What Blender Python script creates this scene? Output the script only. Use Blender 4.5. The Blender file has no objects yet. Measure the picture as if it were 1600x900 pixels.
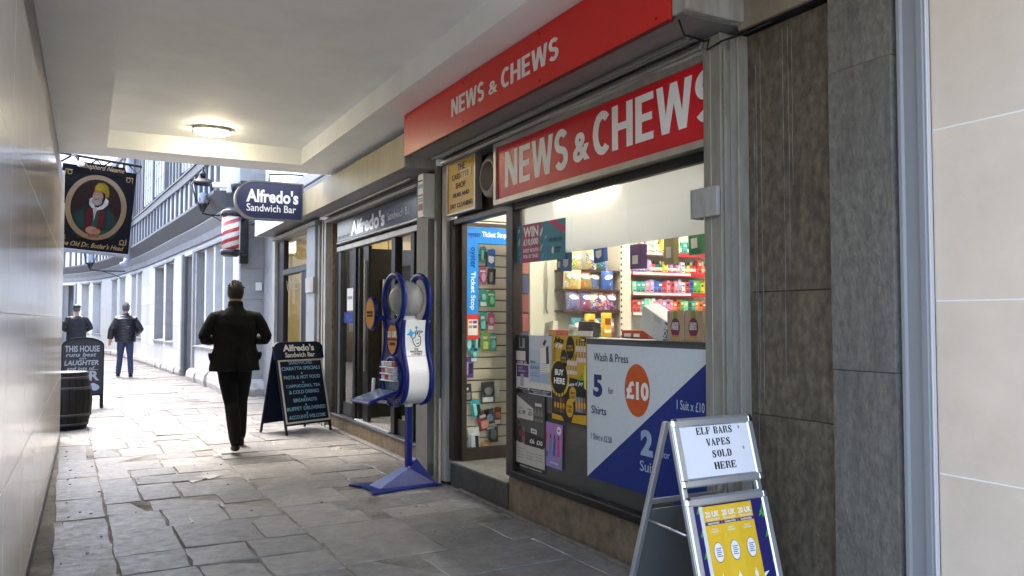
import bpy, math, random
from mathutils import Matrix, Vector
R = math.radians
rnd = random.Random(11)
scene = bpy.context.scene
C = scene.collection

# ------------------------------------------------------------------ camera
cam_d = bpy.data.cameras.new('camera'); cam = bpy.data.objects.new('camera', cam_d); C.objects.link(cam)
cam.location = (0, 0, 1.40)
cam_d.sensor_width = 36.0; cam_d.lens = 36.0*1250/1600; cam_d.clip_start = .03; cam_d.clip_end = 2000
_yaw, _p = R(27.8868), R(2.2906)
_fw = Vector((math.sin(_yaw)*math.cos(_p), math.cos(_yaw)*math.cos(_p), math.sin(_p)))
cam.rotation_euler = _fw.to_track_quat('-Z', 'Y').to_euler()
scene.camera = cam

# ------------------------------------------------------------------ light
SUN_EL, SUN_AZ = 64.0, -12.0          # thin overcast; azimuth from +Y towards +X
world = bpy.data.worlds.new('World'); scene.world = world; world.use_nodes = True
wn = world.node_tree; wn.nodes.clear()
w_out = wn.nodes.new('ShaderNodeOutputWorld'); w_bg = wn.nodes.new('ShaderNodeBackground')
sky = wn.nodes.new('ShaderNodeTexSky'); sky.sky_type = 'NISHITA'; sky.sun_disc = False
sky.sun_elevation = R(SUN_EL); sky.sun_rotation = R(SUN_AZ)
sky.air_density = 1.0; sky.dust_density = 4.0; sky.ozone_density = 1.0
w_bg.inputs['Strength'].default_value = .15
hs = wn.nodes.new('ShaderNodeHueSaturation'); hs.inputs['Saturation'].default_value = .95     # thin overcast: the sky's blue is washed out
wn.links.new(sky.outputs[0], hs.inputs['Color']); wn.links.new(hs.outputs[0], w_bg.inputs[0]); wn.links.new(w_bg.outputs[0], w_out.inputs[0])
sun_d = bpy.data.lights.new('sun', 'SUN'); sun = bpy.data.objects.new('sun', sun_d); C.objects.link(sun)
sun_d.energy = .5; sun_d.angle = R(30); sun_d.color = (1, .985, .96)
sun.location = (0, 0, 30)
_sd = Vector((math.sin(R(SUN_AZ))*math.cos(R(SUN_EL)), math.cos(R(SUN_AZ))*math.cos(R(SUN_EL)), math.sin(R(SUN_EL))))
sun.rotation_euler = (-_sd).to_track_quat('-Z', 'Y').to_euler()
vs = scene.view_settings; vs.view_transform = 'Standard'; vs.look = 'None'; vs.gamma = 1.0; vs.exposure = 3.05
vs.use_curve_mapping = False
scene.cycles.use_denoising = True
scene.cycles.max_bounces = 10; scene.cycles.diffuse_bounces = 6; scene.cycles.glossy_bounces = 5
scene.cycles.transparent_max_bounces = 16
scene.cycles.sample_clamp_indirect = 6.0
scene.cycles.caustics_reflective = False; scene.cycles.caustics_refractive = False

# ------------------------------------------------------------------ materials
MATS = {}
def srgb(h):
    h = h.lstrip('#'); o = []
    for i in (0, 2, 4):
        c = int(h[i:i+2], 16)/255; o.append(c/12.92 if c <= .04045 else ((c+.055)/1.055)**2.4)
    return tuple(o)
def M(name, col, rough=.6, metal=0., var=0., scale=6., stretch=(1, 1, 1), bump=0., bscale=60., rnd_v=0., dirt=None, dirt_amt=.5,
      dscale=2.5, dstretch=(1, 1, 1), emis=0., ecol=None, coat=0., rvar=0., spec=.5):
    if name in MATS: return MATS[name]
    if isinstance(col, str): col = srgb(col)
    m = bpy.data.materials.new(name); m.use_nodes = True; nt = m.node_tree; N = nt.nodes; L = nt.links
    b = N['Principled BSDF']
    b.inputs['Base Color'].default_value = (*col, 1); b.inputs['Roughness'].default_value = rough
    b.inputs['Metallic'].default_value = metal; b.inputs['Specular IOR Level'].default_value = spec
    b.inputs['Coat Weight'].default_value = coat
    if emis:
        b.inputs['Emission Color'].default_value = (*(ecol or col), 1); b.inputs['Emission Strength'].default_value = emis
    if var or bump or rnd_v or dirt or rvar:
        tc = N.new('ShaderNodeTexCoord'); oi = N.new('ShaderNodeObjectInfo')
        mul = N.new('ShaderNodeMath'); mul.operation = 'MULTIPLY'; mul.inputs[1].default_value = 37.0
        L.new(oi.outputs['Random'], mul.inputs[0])
        add = N.new('ShaderNodeVectorMath'); add.operation = 'ADD'
        L.new(tc.outputs['Object'], add.inputs[0]); L.new(mul.outputs[0], add.inputs[1])
        vec = add.outputs[0]
        def noise(sc, st, det=5., ro=.6):
            v = vec
            if st != (1, 1, 1):
                mp = N.new('ShaderNodeMapping'); mp.inputs['Scale'].default_value = st; L.new(v, mp.inputs['Vector']); v = mp.outputs[0]
            n = N.new('ShaderNodeTexNoise'); n.inputs['Scale'].default_value = sc; n.inputs['Detail'].default_value = det
            n.inputs['Roughness'].default_value = ro; L.new(v, n.inputs['Vector']); return n
        def rng(src, a, b2, lo=.3, hi=.7):
            r = N.new('ShaderNodeMapRange'); r.inputs['From Min'].default_value = lo; r.inputs['From Max'].default_value = hi
            r.inputs['To Min'].default_value = a; r.inputs['To Max'].default_value = b2; L.new(src, r.inputs['Value']); return r.outputs[0]
        colsock = None
        rgb = N.new('ShaderNodeRGB'); rgb.outputs[0].default_value = (*col, 1); colsock = rgb.outputs[0]
        def scale_col(cs, f):
            h = N.new('ShaderNodeVectorMath'); h.operation = 'SCALE'; L.new(cs, h.inputs[0]); L.new(f, h.inputs['Scale']); return h.outputs[0]
        if var: colsock = scale_col(colsock, rng(noise(scale, stretch).outputs['Fac'], 1-var, 1+var))
        if rnd_v:
            colsock = scale_col(colsock, rng(oi.outputs['Random'], 1-rnd_v, 1+rnd_v, 0, 1))
        if dirt:
            dc = srgb(dirt) if isinstance(dirt, str) else dirt
            mx = N.new('ShaderNodeMix'); mx.data_type = 'RGBA'
            L.new(rng(noise(dscale, dstretch, 6., .68).outputs['Fac'], 0., dirt_amt, .47, .72), mx.inputs['Factor'])
            L.new(colsock, mx.inputs['A']); mx.inputs['B'].default_value = (*dc, 1); colsock = mx.outputs['Result']
        L.new(colsock, b.inputs['Base Color'])
        if rvar: L.new(rng(noise(scale*1.7, stretch).outputs['Fac'], max(.03, rough-rvar), rough+rvar), b.inputs['Roughness'])
        if bump:
            bp = N.new('ShaderNodeBump'); bp.inputs['Strength'].default_value = min(1, bump); bp.inputs['Distance'].default_value = .01
            L.new(noise(bscale, stretch, 4.).outputs['Fac'], bp.inputs['Height']); L.new(bp.outputs[0], b.inputs['Normal'])
    MATS[name] = m; return m
def busy(name, cols, sc=16., rough=.3):
    if name in MATS: return MATS[name]
    m = bpy.data.materials.new(name); m.use_nodes = True; nt = m.node_tree; N = nt.nodes; L = nt.links; b = N['Principled BSDF']; b.inputs['Roughness'].default_value = rough; b.inputs['Specular IOR Level'].default_value = .4
    tc = N.new('ShaderNodeTexCoord'); oi = N.new('ShaderNodeObjectInfo'); mu = N.new('ShaderNodeMath'); mu.operation = 'MULTIPLY'; mu.inputs[1].default_value = 23.; L.new(oi.outputs['Random'], mu.inputs[0])
    ad = N.new('ShaderNodeVectorMath'); L.new(tc.outputs['Object'], ad.inputs[0]); L.new(mu.outputs[0], ad.inputs[1])
    n = N.new('ShaderNodeTexNoise'); n.inputs['Scale'].default_value = sc; n.inputs['Detail'].default_value = 2.5; n.inputs['Distortion'].default_value = .8; L.new(ad.outputs[0], n.inputs['Vector'])
    r = N.new('ShaderNodeValToRGB'); r.color_ramp.interpolation = 'CONSTANT'; e = r.color_ramp.elements
    pos = [0., .38, .50, .60, .66, .73]
    while len(e) < len(cols): e.new(.5)
    for k, c in enumerate(cols): e[k].position = pos[k]; e[k].color = (*(srgb(c) if isinstance(c, str) else c), 1)
    L.new(n.outputs['Fac'], r.inputs[0]); L.new(r.outputs[0], b.inputs['Base Color']); MATS[name] = m; return m
def glass(name, tint=(1, 1, 1), refl=1.0, rough=.0):
    if name in MATS: return MATS[name]
    m = bpy.data.materials.new(name); m.use_nodes = True; nt = m.node_tree; N = nt.nodes; L = nt.links; N.clear()
    o = N.new('ShaderNodeOutputMaterial'); t = N.new('ShaderNodeBsdfTransparent'); t.inputs[0].default_value = (*tint, 1)
    g = N.new('ShaderNodeBsdfGlossy'); g.inputs['Roughness'].default_value = rough
    f = N.new('ShaderNodeFresnel'); f.inputs[0].default_value = 1.45
    mu = N.new('ShaderNodeMath'); mu.operation = 'MULTIPLY'; mu.inputs[1].default_value = refl; mu.use_clamp = True
    ge = N.new('ShaderNodeNewGeometry'); ib = N.new('ShaderNodeMath'); ib.operation = 'SUBTRACT'; ib.inputs[0].default_value = 1.0; L.new(ge.outputs['Backfacing'], ib.inputs[1])
    m0 = N.new('ShaderNodeMath'); m0.operation = 'MULTIPLY'; L.new(f.outputs[0], m0.inputs[0]); L.new(ib.outputs[0], m0.inputs[1])
    x = N.new('ShaderNodeMixShader'); L.new(m0.outputs[0], mu.inputs[0]); L.new(mu.outputs[0], x.inputs[0])
    L.new(t.outputs[0], x.inputs[1]); L.new(g.outputs[0], x.inputs[2]); L.new(x.outputs[0], o.inputs[0])
    MATS[name] = m; return m
def P(col, rough=.45):      # plain print / plastic colour
    return M('print_'+col.strip('#')+str(int(rough*100)), col, rough, var=.04, scale=30, spec=.22)

# ------------------------------------------------------------------ geometry
class G:
    def __init__(s): s.v = []; s.f = []; s.m = []; s.sm = []
    def add(s, vs, fs, mi=0, sm=False):
        o = len(s.v); s.v += [tuple(v) for v in vs]
        for f in fs: s.f.append([i+o for i in f]); s.m.append(mi); s.sm.append(sm)
        return s
    def box(s, x0, x1, y0, y1, z0, z1, mi=0):
        return s.add([(x0,y0,z0),(x1,y0,z0),(x1,y1,z0),(x0,y1,z0),(x0,y0,z1),(x1,y0,z1),(x1,y1,z1),(x0,y1,z1)],
                     [(3,2,1,0),(4,5,6,7),(0,1,5,4),(1,2,6,5),(2,3,7,6),(3,0,4,7)], mi)
    def cbox(s, x0, x1, y0, y1, z0, z1, c=.005, mi=0):
        X, Y, Z = (x0, x1), (y0, y1), (z0, z1); vs = []; ix = {}
        c = min(c, .45*abs(x1-x0), .45*abs(y1-y0), .45*abs(z1-z0))
        for i in (0, 1):
            for j in (0, 1):
                for k in (0, 1):
                    p = (X[i], Y[j], Z[k]); d = (c if i == 0 else -c, c if j == 0 else -c, c if k == 0 else -c)
                    for a in range(3):
                        q = [p[n] + (0 if n == a else d[n]) for n in range(3)]
                        ix[(i, j, k, a)] = len(vs); vs.append(tuple(q))
        fs = []
        def key(a, b1, b2, i, j, k):
            t = [0, 0, 0]; t[a] = i; t[b1] = j; t[b2] = k; return tuple(t)
        for a in range(3):
            b1, b2 = (a+1) % 3, (a+2) % 3
            for i in (0, 1):
                q = [ix[key(a, b1, b2, i, j, k)+(a,)] for j, k in ((0,0),(1,0),(1,1),(0,1))]
                fs.append(q if i else q[::-1])
            for j in (0, 1):
                for k in (0, 1):
                    q = [ix[key(a, b1, b2, 0, j, k)+(b1,)], ix[key(a, b1, b2, 1, j, k)+(b1,)], ix[key(a, b1, b2, 1, j, k)+(b2,)], ix[key(a, b1, b2, 0, j, k)+(b2,)]]
                    fs.append(q if j != k else q[::-1])
        for i in (0, 1):
            for j in (0, 1):
                for k in (0, 1):
                    q = [ix[(i, j, k, 0)], ix[(i, j, k, 1)], ix[(i, j, k, 2)]]
                    fs.append(q if (i+j+k) % 2 else q[::-1])
        return s.add(vs, fs, mi)
    def prism(s, pts, y0, y1, mi=0):                 # outline in x,z (counter-clockwise seen from -y)
        n = len(pts)
        vs = [(x, y0, z) for x, z in pts] + [(x, y1, z) for x, z in pts]
        fs = [list(range(n)), list(range(2*n-1, n-1, -1))] + [(i, i+n, (i+1) % n+n, (i+1) % n) for i in range(n)]
        return s.add(vs, fs, mi)
    def ring(s, outer, inner, y0, y1, mi=0):         # frame between two outlines of equal count
        n = len(outer); vs = [(x, y0, z) for x, z in outer]+[(x, y0, z) for x, z in inner]+[(x, y1, z) for x, z in outer]+[(x, y1, z) for x, z in inner]
        fs = []
        for i in range(n):
            j = (i+1) % n
            fs += [(i, j, n+j, n+i), (2*n+j, 2*n+i, 3*n+i, 3*n+j), (j, i, 2*n+i, 2*n+j), (n+i, n+j, 3*n+j, 3*n+i)]
        return s.add(vs, fs, mi)
    def frame(s, x0, x1, z0, z1, w, y0, y1, mi=0):
        return s.ring([(x0,z0),(x1,z0),(x1,z1),(x0,z1)], [(x0+w,z0+w),(x1-w,z0+w),(x1-w,z1-w),(x0+w,z1-w)], y0, y1, mi)
    def loft(s, rings, mi=0, caps=True, sm=True, closed=False):
        n = len(rings[0]); vs = [p for r in rings for p in r]; fs = []
        m = len(rings)
        for a in range(m if closed else m-1):
            b = (a+1) % m
            for i in range(n): fs.append((a*n+i, a*n+(i+1) % n, b*n+(i+1) % n, b*n+i))
        if caps and not closed: fs += [list(range(n-1, -1, -1)), list(range((m-1)*n, m*n))]
        return s.add(vs, fs, mi, sm)
    def tube(s, path, r, n=8, mi=0, caps=True, side=None, closed=False):     # r: number or list of number/(rx,ry)
        P_ = [Vector(p) for p in path]; m = len(P_); rings = []; ref = Vector(side) if side else None
        prev = None
        for i in range(m):
            t = (P_[min(i+1, m-1)] - P_[max(i-1, 0)]).normalized() if not closed else (P_[(i+1) % m]-P_[i-1]).normalized()
            if prev is None or ref is not None:
                u = ref if ref is not None else (Vector((0,0,1)) if abs(t.z) < .9 else Vector((1,0,0)))
            else: u = prev
            u = (u - t*u.dot(t)).normalized(); w = t.cross(u); prev = u
            rr = r[i] if isinstance(r, (list, tuple)) else r
            a, b = rr if isinstance(rr, (list, tuple)) else (rr, rr)
            rings.append([P_[i] + u*a*math.cos(2*math.pi*k/n) + w*b*math.sin(2*math.pi*k/n) for k in range(n)])
        return s.loft(rings, mi, caps, True, closed)
    def lathe(s, prof, n=20, c=(0,0,0), mi=0, sm=True):
        return s.loft([[(c[0]+r*math.cos(2*math.pi*k/n), c[1]+r*math.sin(2*math.pi*k/n), c[2]+z) for k in range(n)] for r, z in prof], mi, True, sm)
    def sphere(s, c, r, n=16, m=10, mi=0):
        rx, ry, rz = r if isinstance(r, (list, tuple)) else (r, r, r)
        return s.loft([[(c[0]+rx*math.sin(a)*math.cos(2*math.pi*k/n), c[1]+ry*math.sin(a)*math.sin(2*math.pi*k/n), c[2]-rz*math.cos(a)) for k in range(n)]
                       for a in [math.pi*(i+.02)/(m+.04) for i in range(m+1)]], mi, True, True)
    def disc(s, x, z, rx, rz, y0, y1, n=24, mi=0, rot=0):
        pts = []
        for k in range(n):
            a = 2*math.pi*k/n; u, w = rx*math.cos(a), rz*math.sin(a)
            pts.append((x+u*math.cos(rot)-w*math.sin(rot), z+u*math.sin(rot)+w*math.cos(rot)))
        return s.prism(pts, y0, y1, mi)
    def mesh(s, name):
        me = bpy.data.meshes.new(name); me.from_pydata(s.v, [], s.f)
        me.polygons.foreach_set('material_index', s.m); me.polygons.foreach_set('use_smooth', s.sm); me.update(); return me
def oval(x, z, rx, rz, n=28): return [(x+rx*math.cos(2*math.pi*k/n), z+rz*math.sin(2*math.pi*k/n)) for k in range(n)]

def props(o, label=None, cat=None, group=None, kind=None):
    if label: o['label'] = label
    if cat: o['category'] = cat
    if group: o['group'] = group
    if kind: o['kind'] = kind
    return o
def ob(name, g, mat, parent=None, loc=(0,0,0), rz=0., rot=None):
    me = g.mesh(name) if isinstance(g, G) else g
    if len(me.materials) == 0:
        for m in (mat if isinstance(mat, (list, tuple)) else [mat]): me.materials.append(m)
    o = bpy.data.objects.new(name, me); C.objects.link(o); o.location = loc
    o.rotation_euler = rot if rot else (0, 0, rz)
    if parent: o.parent = parent
    return o
def thing(name, label, cat, loc=(0,0,0), rz=0., group=None, rot=None):
    o = bpy.data.objects.new(name, None); C.objects.link(o); o.location = loc; o.rotation_euler = rot if rot else (0,0,rz); o.empty_display_size = .1
    return props(o, label, cat, group)
def bx(name, mat, parent, x0, x1, y0, y1, z0, z1, c=0.): 
    g = G(); (g.cbox(x0,x1,y0,y1,z0,z1,c) if c else g.box(x0,x1,y0,y1,z0,z1)); return ob(name, g, mat, parent)
_tc = {}
def tmesh(s, off, shear, mono, space, ext):
    k = (s, off, shear, space)
    if k not in _tc:
        cu = bpy.data.curves.new('txt', 'FONT'); cu.body = s; cu.size = 1; cu.resolution_u = 3; cu.shear = shear; cu.space_character = space
        cu.offset = off; cu.fill_mode = 'BOTH'; cu.extrude = .01
        o = bpy.data.objects.new('txt', cu)
        me = bpy.data.meshes.new_from_object(o)
        bpy.data.objects.remove(o); bpy.data.curves.remove(cu)
        vs = [v.co.copy() for v in me.vertices]; fs = [list(p.vertices) for p in me.polygons]; bpy.data.meshes.remove(me)
        _tc[k] = (vs, fs)
    return _tc[k]
def text(name, s, mat, parent, x0, x1, z0, z1, y=-.002, off=.0, shear=0., thick=.0015, space=1., rot=0., slope=0., mirror=False):
    """lettering whose outline fills the box x0..x1, z0..z1 on the plane y (seen from -y)"""
    vs, fs = tmesh(s, off, shear, 0, space, .01)
    ax = min(v.x for v in vs); bx_ = max(v.x for v in vs); az = min(v.y for v in vs); bz = max(v.y for v in vs)
    sx = (x1-x0)/(bx_-ax); sz = (z1-z0)/(bz-az); cx, cz = (x0+x1)/2, (z0+z1)/2; out = []
    for v in vs:
        u = x0+(v.x-ax)*sx; w = z0+(v.y-az)*sz + slope*(x0+(v.x-ax)*sx-cx)
        if mirror: u = 2*cx-u
        if rot:
            du, dw = u-cx, w-cz; u = cx+du*math.cos(rot)-dw*math.sin(rot); w = cz+du*math.sin(rot)+dw*math.cos(rot)
        out.append((u, y-(v.z/.01)*thick*.5, w))
    g = G(); g.add(out, fs); return ob(name, g, mat, parent)
def tl(name, s, mat, parent, x, z, h, y=-.002, off=.0, shear=0., align='c', maxw=None, rot=0.):
    """one line of lettering, cap height h, natural width"""
    vs, fs = tmesh(s, off, shear, 0, 1., .01)
    w = max(v.x for v in vs)-min(v.x for v in vs); hh = max(v.y for v in vs)-min(v.y for v in vs); w = w*h/.72
    if maxw: w = min(w, maxw)
    az = min(v.y for v in vs); hh = hh*h/.72; lo = az*h/.72
    x0 = x-w/2 if align == 'c' else x
    return text(name, s, mat, parent, x0, x0+w, z+lo, z+lo+hh, y, off, shear, rot=rot)
DIN = {'N': (.66, [(0,0),(.18,0),(.18,.60),(.45,0),(.66,0),(.66,1),(.48,1),(.48,.40),(.21,1),(0,1)]),
       'E': (.53, [(0,0),(.53,0),(.53,.16),(.19,.16),(.19,.42),(.49,.42),(.49,.58),(.19,.58),(.19,.84),(.53,.84),(.53,1),(0,1)]),
       'H': (.66, [(0,0),(.19,0),(.19,.42),(.47,.42),(.47,0),(.66,0),(.66,1),(.47,1),(.47,.58),(.19,.58),(.19,1),(0,1)]),
       'W': (.96, [(.15,0),(.35,0),(.48,.60),(.61,0),(.81,0),(.96,1),(.78,1),(.70,.36),(.57,1),(.39,1),(.26,.36),(.18,1),(0,1)])}
def ribbon(pts, t):
    n = len(pts); L_, R_ = [], []
    for i in range(n):
        a, b = Vector(pts[max(0, i-1)]), Vector(pts[min(n-1, i+1)]); d = (b-a).normalized(); q = Vector((-d.y, d.x))*t/2; p = Vector(pts[i]); L_.append(tuple(p+q)); R_.append(tuple(p-q))
    return R_+L_[::-1]
_arc = lambda cx, cz, rx, rz, a0, a1, n: [(cx+rx*math.cos(R(a0+(a1-a0)*k/n)), cz+rz*math.sin(R(a0+(a1-a0)*k/n))) for k in range(n+1)]
DIN['C'] = (.58, ribbon(_arc(.335, .5, .24, .415, 48, 312, 26), .185))
DIN['S'] = (.54, ribbon(_arc(.27, .715, .19, .215, 28, 235, 14)+_arc(.27, .285, .19, .215, 55, -152, 14), .18))
def din(name, s, mat, parent, x0, x1, z0, z1, y, gap=.09):
    tot = sum(DIN[c][0]+gap for c in s)-gap; k = (x1-x0)/tot; x = x0
    for c in s:
        w, pl = DIN[c]; g = G(); g.prism([(x+a*k, z0+b*(z1-z0)) for a, b in pl], y-.0012, y+.0008); o = ob(name, g, mat, parent); x += (w+gap)*k
    return o
def copy_tree(o, parent=None):
    c = o.copy(); C.objects.link(c)
    if parent: c.parent = parent
    for ch in list(o.children): copy_tree(ch, c)
    return c

# ------------------------------------------------------------------ palette
m_flag = M('york_stone', (.192, .183, .170), .42, var=.26, scale=9, bump=.3, bscale=34, rnd_v=.26, dirt=(.27, .265, .255), dirt_amt=.5, dscale=11, rvar=.15, spec=.4)
m_bed = M('mortar_bed', (.14, .132, .118), .85, var=.6, scale=3.2, bump=.6, bscale=60, dirt=(.34, .33, .31), dirt_amt=.8, dscale=2.3)
m_ceil = M('ceiling_paint', (.83, .855, .875), .7, var=.03, scale=2.5, dirt=(.60, .60, .59), dirt_amt=.28, dscale=1.4)
m_tileL = M('polished_limestone', (.86, .84, .79), .12, var=.04, scale=3, rnd_v=.04, dirt=(.76, .72, .65), dirt_amt=.3, dscale=1.6, dstretch=(1,1.6,.5), spec=.38)
m_tileR = M('cream_limestone', (.66, .545, .425), .5, var=.07, scale=3, rnd_v=.03, dirt=(.52, .43, .31), dirt_amt=.45, dscale=2.2, bump=.05, bscale=90, spec=.3)
m_joint = M('pale_grout', (.80, .77, .70), .8)
m_skirt = M('dark_slate_skirting', (.06, .062, .066), .35, var=.3, scale=8)
m_band = M('blue_grey_paint', (.20, .21, .24), .5, var=.12, scale=3)
m_red = M('red_acrylic', (.58, .012, .022), .34, var=.05, scale=2.2, dirt=(.44, .01, .015), dirt_amt=.25, dscale=3, rvar=.05, spec=.2)
m_redtop = M('red_painted_metal', (.66, .020, .014), .34, var=.05, scale=2.2, dirt=(.5, .02, .02), dirt_amt=.25, dscale=3, rvar=.06, spec=.3)
m_letter = M('white_letter_vinyl', (.80, .79, .76), .45, var=.03, scale=12)
m_alu = M('dull_aluminium', (.42, .40, .36), .42, metal=.7, var=.12, scale=7, stretch=(1,1,.3), dirt=(.22, .19, .15), dirt_amt=.5, dscale=5)
m_steelp = M('grey_painted_steel', (.25, .235, .195), .5, var=.14, scale=6, stretch=(3,3,.4), dirt=(.14, .11, .07), dirt_amt=.6, dscale=6, dstretch=(2,2,.5), bump=.1, spec=.3)
m_pale = M('pale_grey_steel', (.34, .335, .315), .45, var=.12, scale=5, stretch=(2,2,.4), dirt=(.20, .155, .11), dirt_amt=.65, dscale=7, dstretch=(3,3,.6), spec=.3)
m_shut = M('shutter_steel', (.21, .215, .22), .42, metal=.35, var=.15, scale=4, stretch=(.4,1,1), dirt=(.1, .09, .08), dirt_amt=.5, dscale=4)
m_brown = M('dark_bronze_frame', (.032, .022, .017), .4, var=.25, scale=10, rvar=.08, spec=.3)
m_black = M('black_frame', (.010, .010, .011), .42, var=.25, scale=10, spec=.25)
m_stepst = M('worn_step_stone', (.17, .165, .14), .6, var=.25, scale=9, bump=.4, bscale=50, dirt=(.08, .07, .06), dirt_amt=.7, dscale=5)
m_riser = M('brown_terrazzo_riser', (.17, .128, .084), .6, var=.35, scale=14, bump=.4, bscale=70, dirt=(.28, .23, .17), dirt_amt=.6, dscale=4, spec=.3)
m_riserd = M('black_terrazzo_riser', (.038, .034, .031), .5, var=.4, scale=16, bump=.3, bscale=70, dirt=(.12, .1, .085), dirt_amt=.4, dscale=5)
m_dstone = M('brown_polished_stone', (.112, .092, .064), .4, var=.45, scale=34, stretch=(1,1,.6), dirt=(.042, .037, .03), dirt_amt=.8, dscale=8, dstretch=(2,2,.45), bump=.15, bscale=60, rvar=.1, spec=.35)
m_streak = M('lime_streak', (.20, .19, .16), .8, var=.5, scale=14)
m_conc = M('grey_concrete_pier', (.150, .137, .113), .8, var=.28, scale=40, stretch=(1,1,.6), bump=.7, bscale=90, dirt=(.085, .078, .066), dirt_amt=.7, dscale=5, dstretch=(2,2,.3), spec=.3)
m_lint = M('stained_lintel', (.22, .185, .135), .7, var=.2, scale=5, stretch=(2,1,.7), dirt=(.12, .1, .08), dirt_amt=.6, dscale=4, bump=.3)
m_gpanel = M('dark_grey_panel', (.038, .040, .046), .45, var=.06, scale=5, spec=.3)
m_white = M('white_sheet', (.74, .715, .67), .5, var=.03, scale=3, dirt=(.6, .55, .48), dirt_amt=.25, dscale=2.5)
m_wpaint = M('white_paint', (.78, .77, .74), .5, var=.04, scale=6)
m_glass = glass('window_glass', (.97, .98, .97), 1.0)
m_glassd = glass('shop_glass', (.88, .89, .88), .8)


def frosted(name, col, op):
    m = bpy.data.materials.new(name); m.use_nodes = True; nt = m.node_tree; N = nt.nodes; L = nt.links; b = N['Principled BSDF']
    b.inputs['Base Color'].default_value = (*col, 1); b.inputs['Roughness'].default_value = .08; b.inputs['Alpha'].default_value = op; MATS[name] = m; return m
m_clear = frosted('scratched_clear_plastic', (.42, .42, .42), .5)

def translucent(name, col, t):
    m = bpy.data.materials.new(name); m.use_nodes = True; nt = m.node_tree; N = nt.nodes; L = nt.links; b = N['Principled BSDF']
    b.inputs['Base Color'].default_value = (*col, 1); b.inputs['Roughness'].default_value = .5
    tr = N.new('ShaderNodeBsdfTranslucent'); tr.inputs[0].default_value = (*col, 1); mx = N.new('ShaderNodeMixShader'); mx.inputs[0].default_value = t
    L.new(b.outputs[0], mx.inputs[1]); L.new(tr.outputs[0], mx.inputs[2]); L.new(mx.outputs[0], N['Material Output'].inputs[0]); MATS[name] = m; return m
m_white = translucent('white_film', (.84, .84, .83), .5)
# ================================================================== PAVEMENT
pav = ob('pavement', G().box(-150, 150, -150, 250, -.30, -.0055), m_bed)
props(pav, 'worn york stone flagstone paving running down the alley', 'pavement', kind='structure')
def flag_g(x0, x1, y0, y1, sh=0., g=None, jit=.013, ins=.003, z=None):
    g = g or G(); z = rnd.uniform(-.005, .004) if z is None else z
    tx, ty = rnd.uniform(-.004, .004), rnd.uniform(-.004, .004)
    cx, cy = (x0+x1)/2, (y0+y1)/2
    out = []
    gap = rnd.uniform(.0015, .007)
    a, b, c, d = x0+gap, x1-gap, y0+gap, y1-gap
    for (ax, ay), (bx2, by) in (((a,c),(b,c)), ((b,c),(b,d)), ((b,d),(a,d)), ((a,d),(a,c))):
        for t in (0, .3, .68):
            jx, jy = rnd.uniform(-jit, jit)*.7, rnd.uniform(-jit, jit)*.7
            out.append((ax+(bx2-ax)*t+jx, ay+(by-ay)*t+jy))
    # chipped corners
    n = len(out); top = []
    for i, (x, y) in enumerate(out):
        k = ins*(1.0+rnd.random()*.8) * (2.0 if i % 3 == 0 and rnd.random() < .3 else 1)
        dx, dy = cx-x, cy-y; l = math.hypot(dx, dy) or 1
        top.append((x+dx/l*k*1.2, y+dy/l*k*1.2))
    def S(x, y): return x + sh*(y-7)
    vs = [(S(x, y), y, -.028) for x, y in out] + [(S(x, y), y, z-.007+tx*(x-cx)/(x1-x0)) for x, y in out] + \
         [(S(x, y), y, z+tx*(x-cx)/(x1-x0)*2+ty*(y-cy)/(y1-y0)*2) for x, y in top]
    fs = [(i, (i+1) % n, n+(i+1) % n, n+i) for i in range(n)] + [(n+i, n+(i+1) % n, 2*n+(i+1) % n, 2*n+i) for i in range(n)] + [list(range(2*n, 3*n))]
    g.add(vs, fs); return g
SH = -.0235
def courses(y0, y1, lo, hi, fixed=()):
    ys = [y0]; fixed = [f for f in fixed if f > y0]
    while ys[-1] < y1:
        if fixed and ys[-1] < fixed[-1]: ys.append(fixed[len([f for f in fixed if f <= ys[-1]])])
        else: ys.append(ys[-1]+rnd.uniform(lo, hi))
    return ys
def lay(xa, xb, ys, wlo, whi, sink=None):
    for a, b in zip(ys[:-1], ys[1:]):
        x = xa
        while x < xb-.02:
            w = rnd.uniform(wlo, whi); x2 = x+w
            if xb-x2 < wlo*.6: x2 = xb
            if sink is None: 
                o = ob('flagstone', flag_g(x, x2, a, b, SH), m_flag, pav)
            else: flag_g(x, x2, a, b, SH, sink)
            x = x2
A0, A1, B1, D1 = -.20, .127, 1.262, 3.05
lay(A0, A1, courses(1.2, 15, .6, .95, (4.3, 4.95, 5.68, 6.43, 7.16, 8.14, 9.1, 10.2)), .5, .6)
lay(A1, B1, courses(1.3, 15, .36, .56, (3.5, 4.1, 4.5, 4.92, 5.33, 5.94, 6.48, 6.87, 7.52, 7.93, 8.31, 8.8, 9.2, 9.75)), .24, .62)
lay(B1, D1, courses(1.1, 15, .30, .52), .30, .80)
far = G()
lay(A1, D1-.2, courses(15.1, 44, .45, .7), .5, 1.1, far)
lay(-3.4, A1, courses(15.1, 44, .45, .8), .5, 1.0, far)
lay(-3.4, A0-.06, courses(10.9, 15, .45, .8), .5, 1.0, far)
fo = ob('flagstone', far, m_flag, pav); fo['kind'] = 'stuff'
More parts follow.
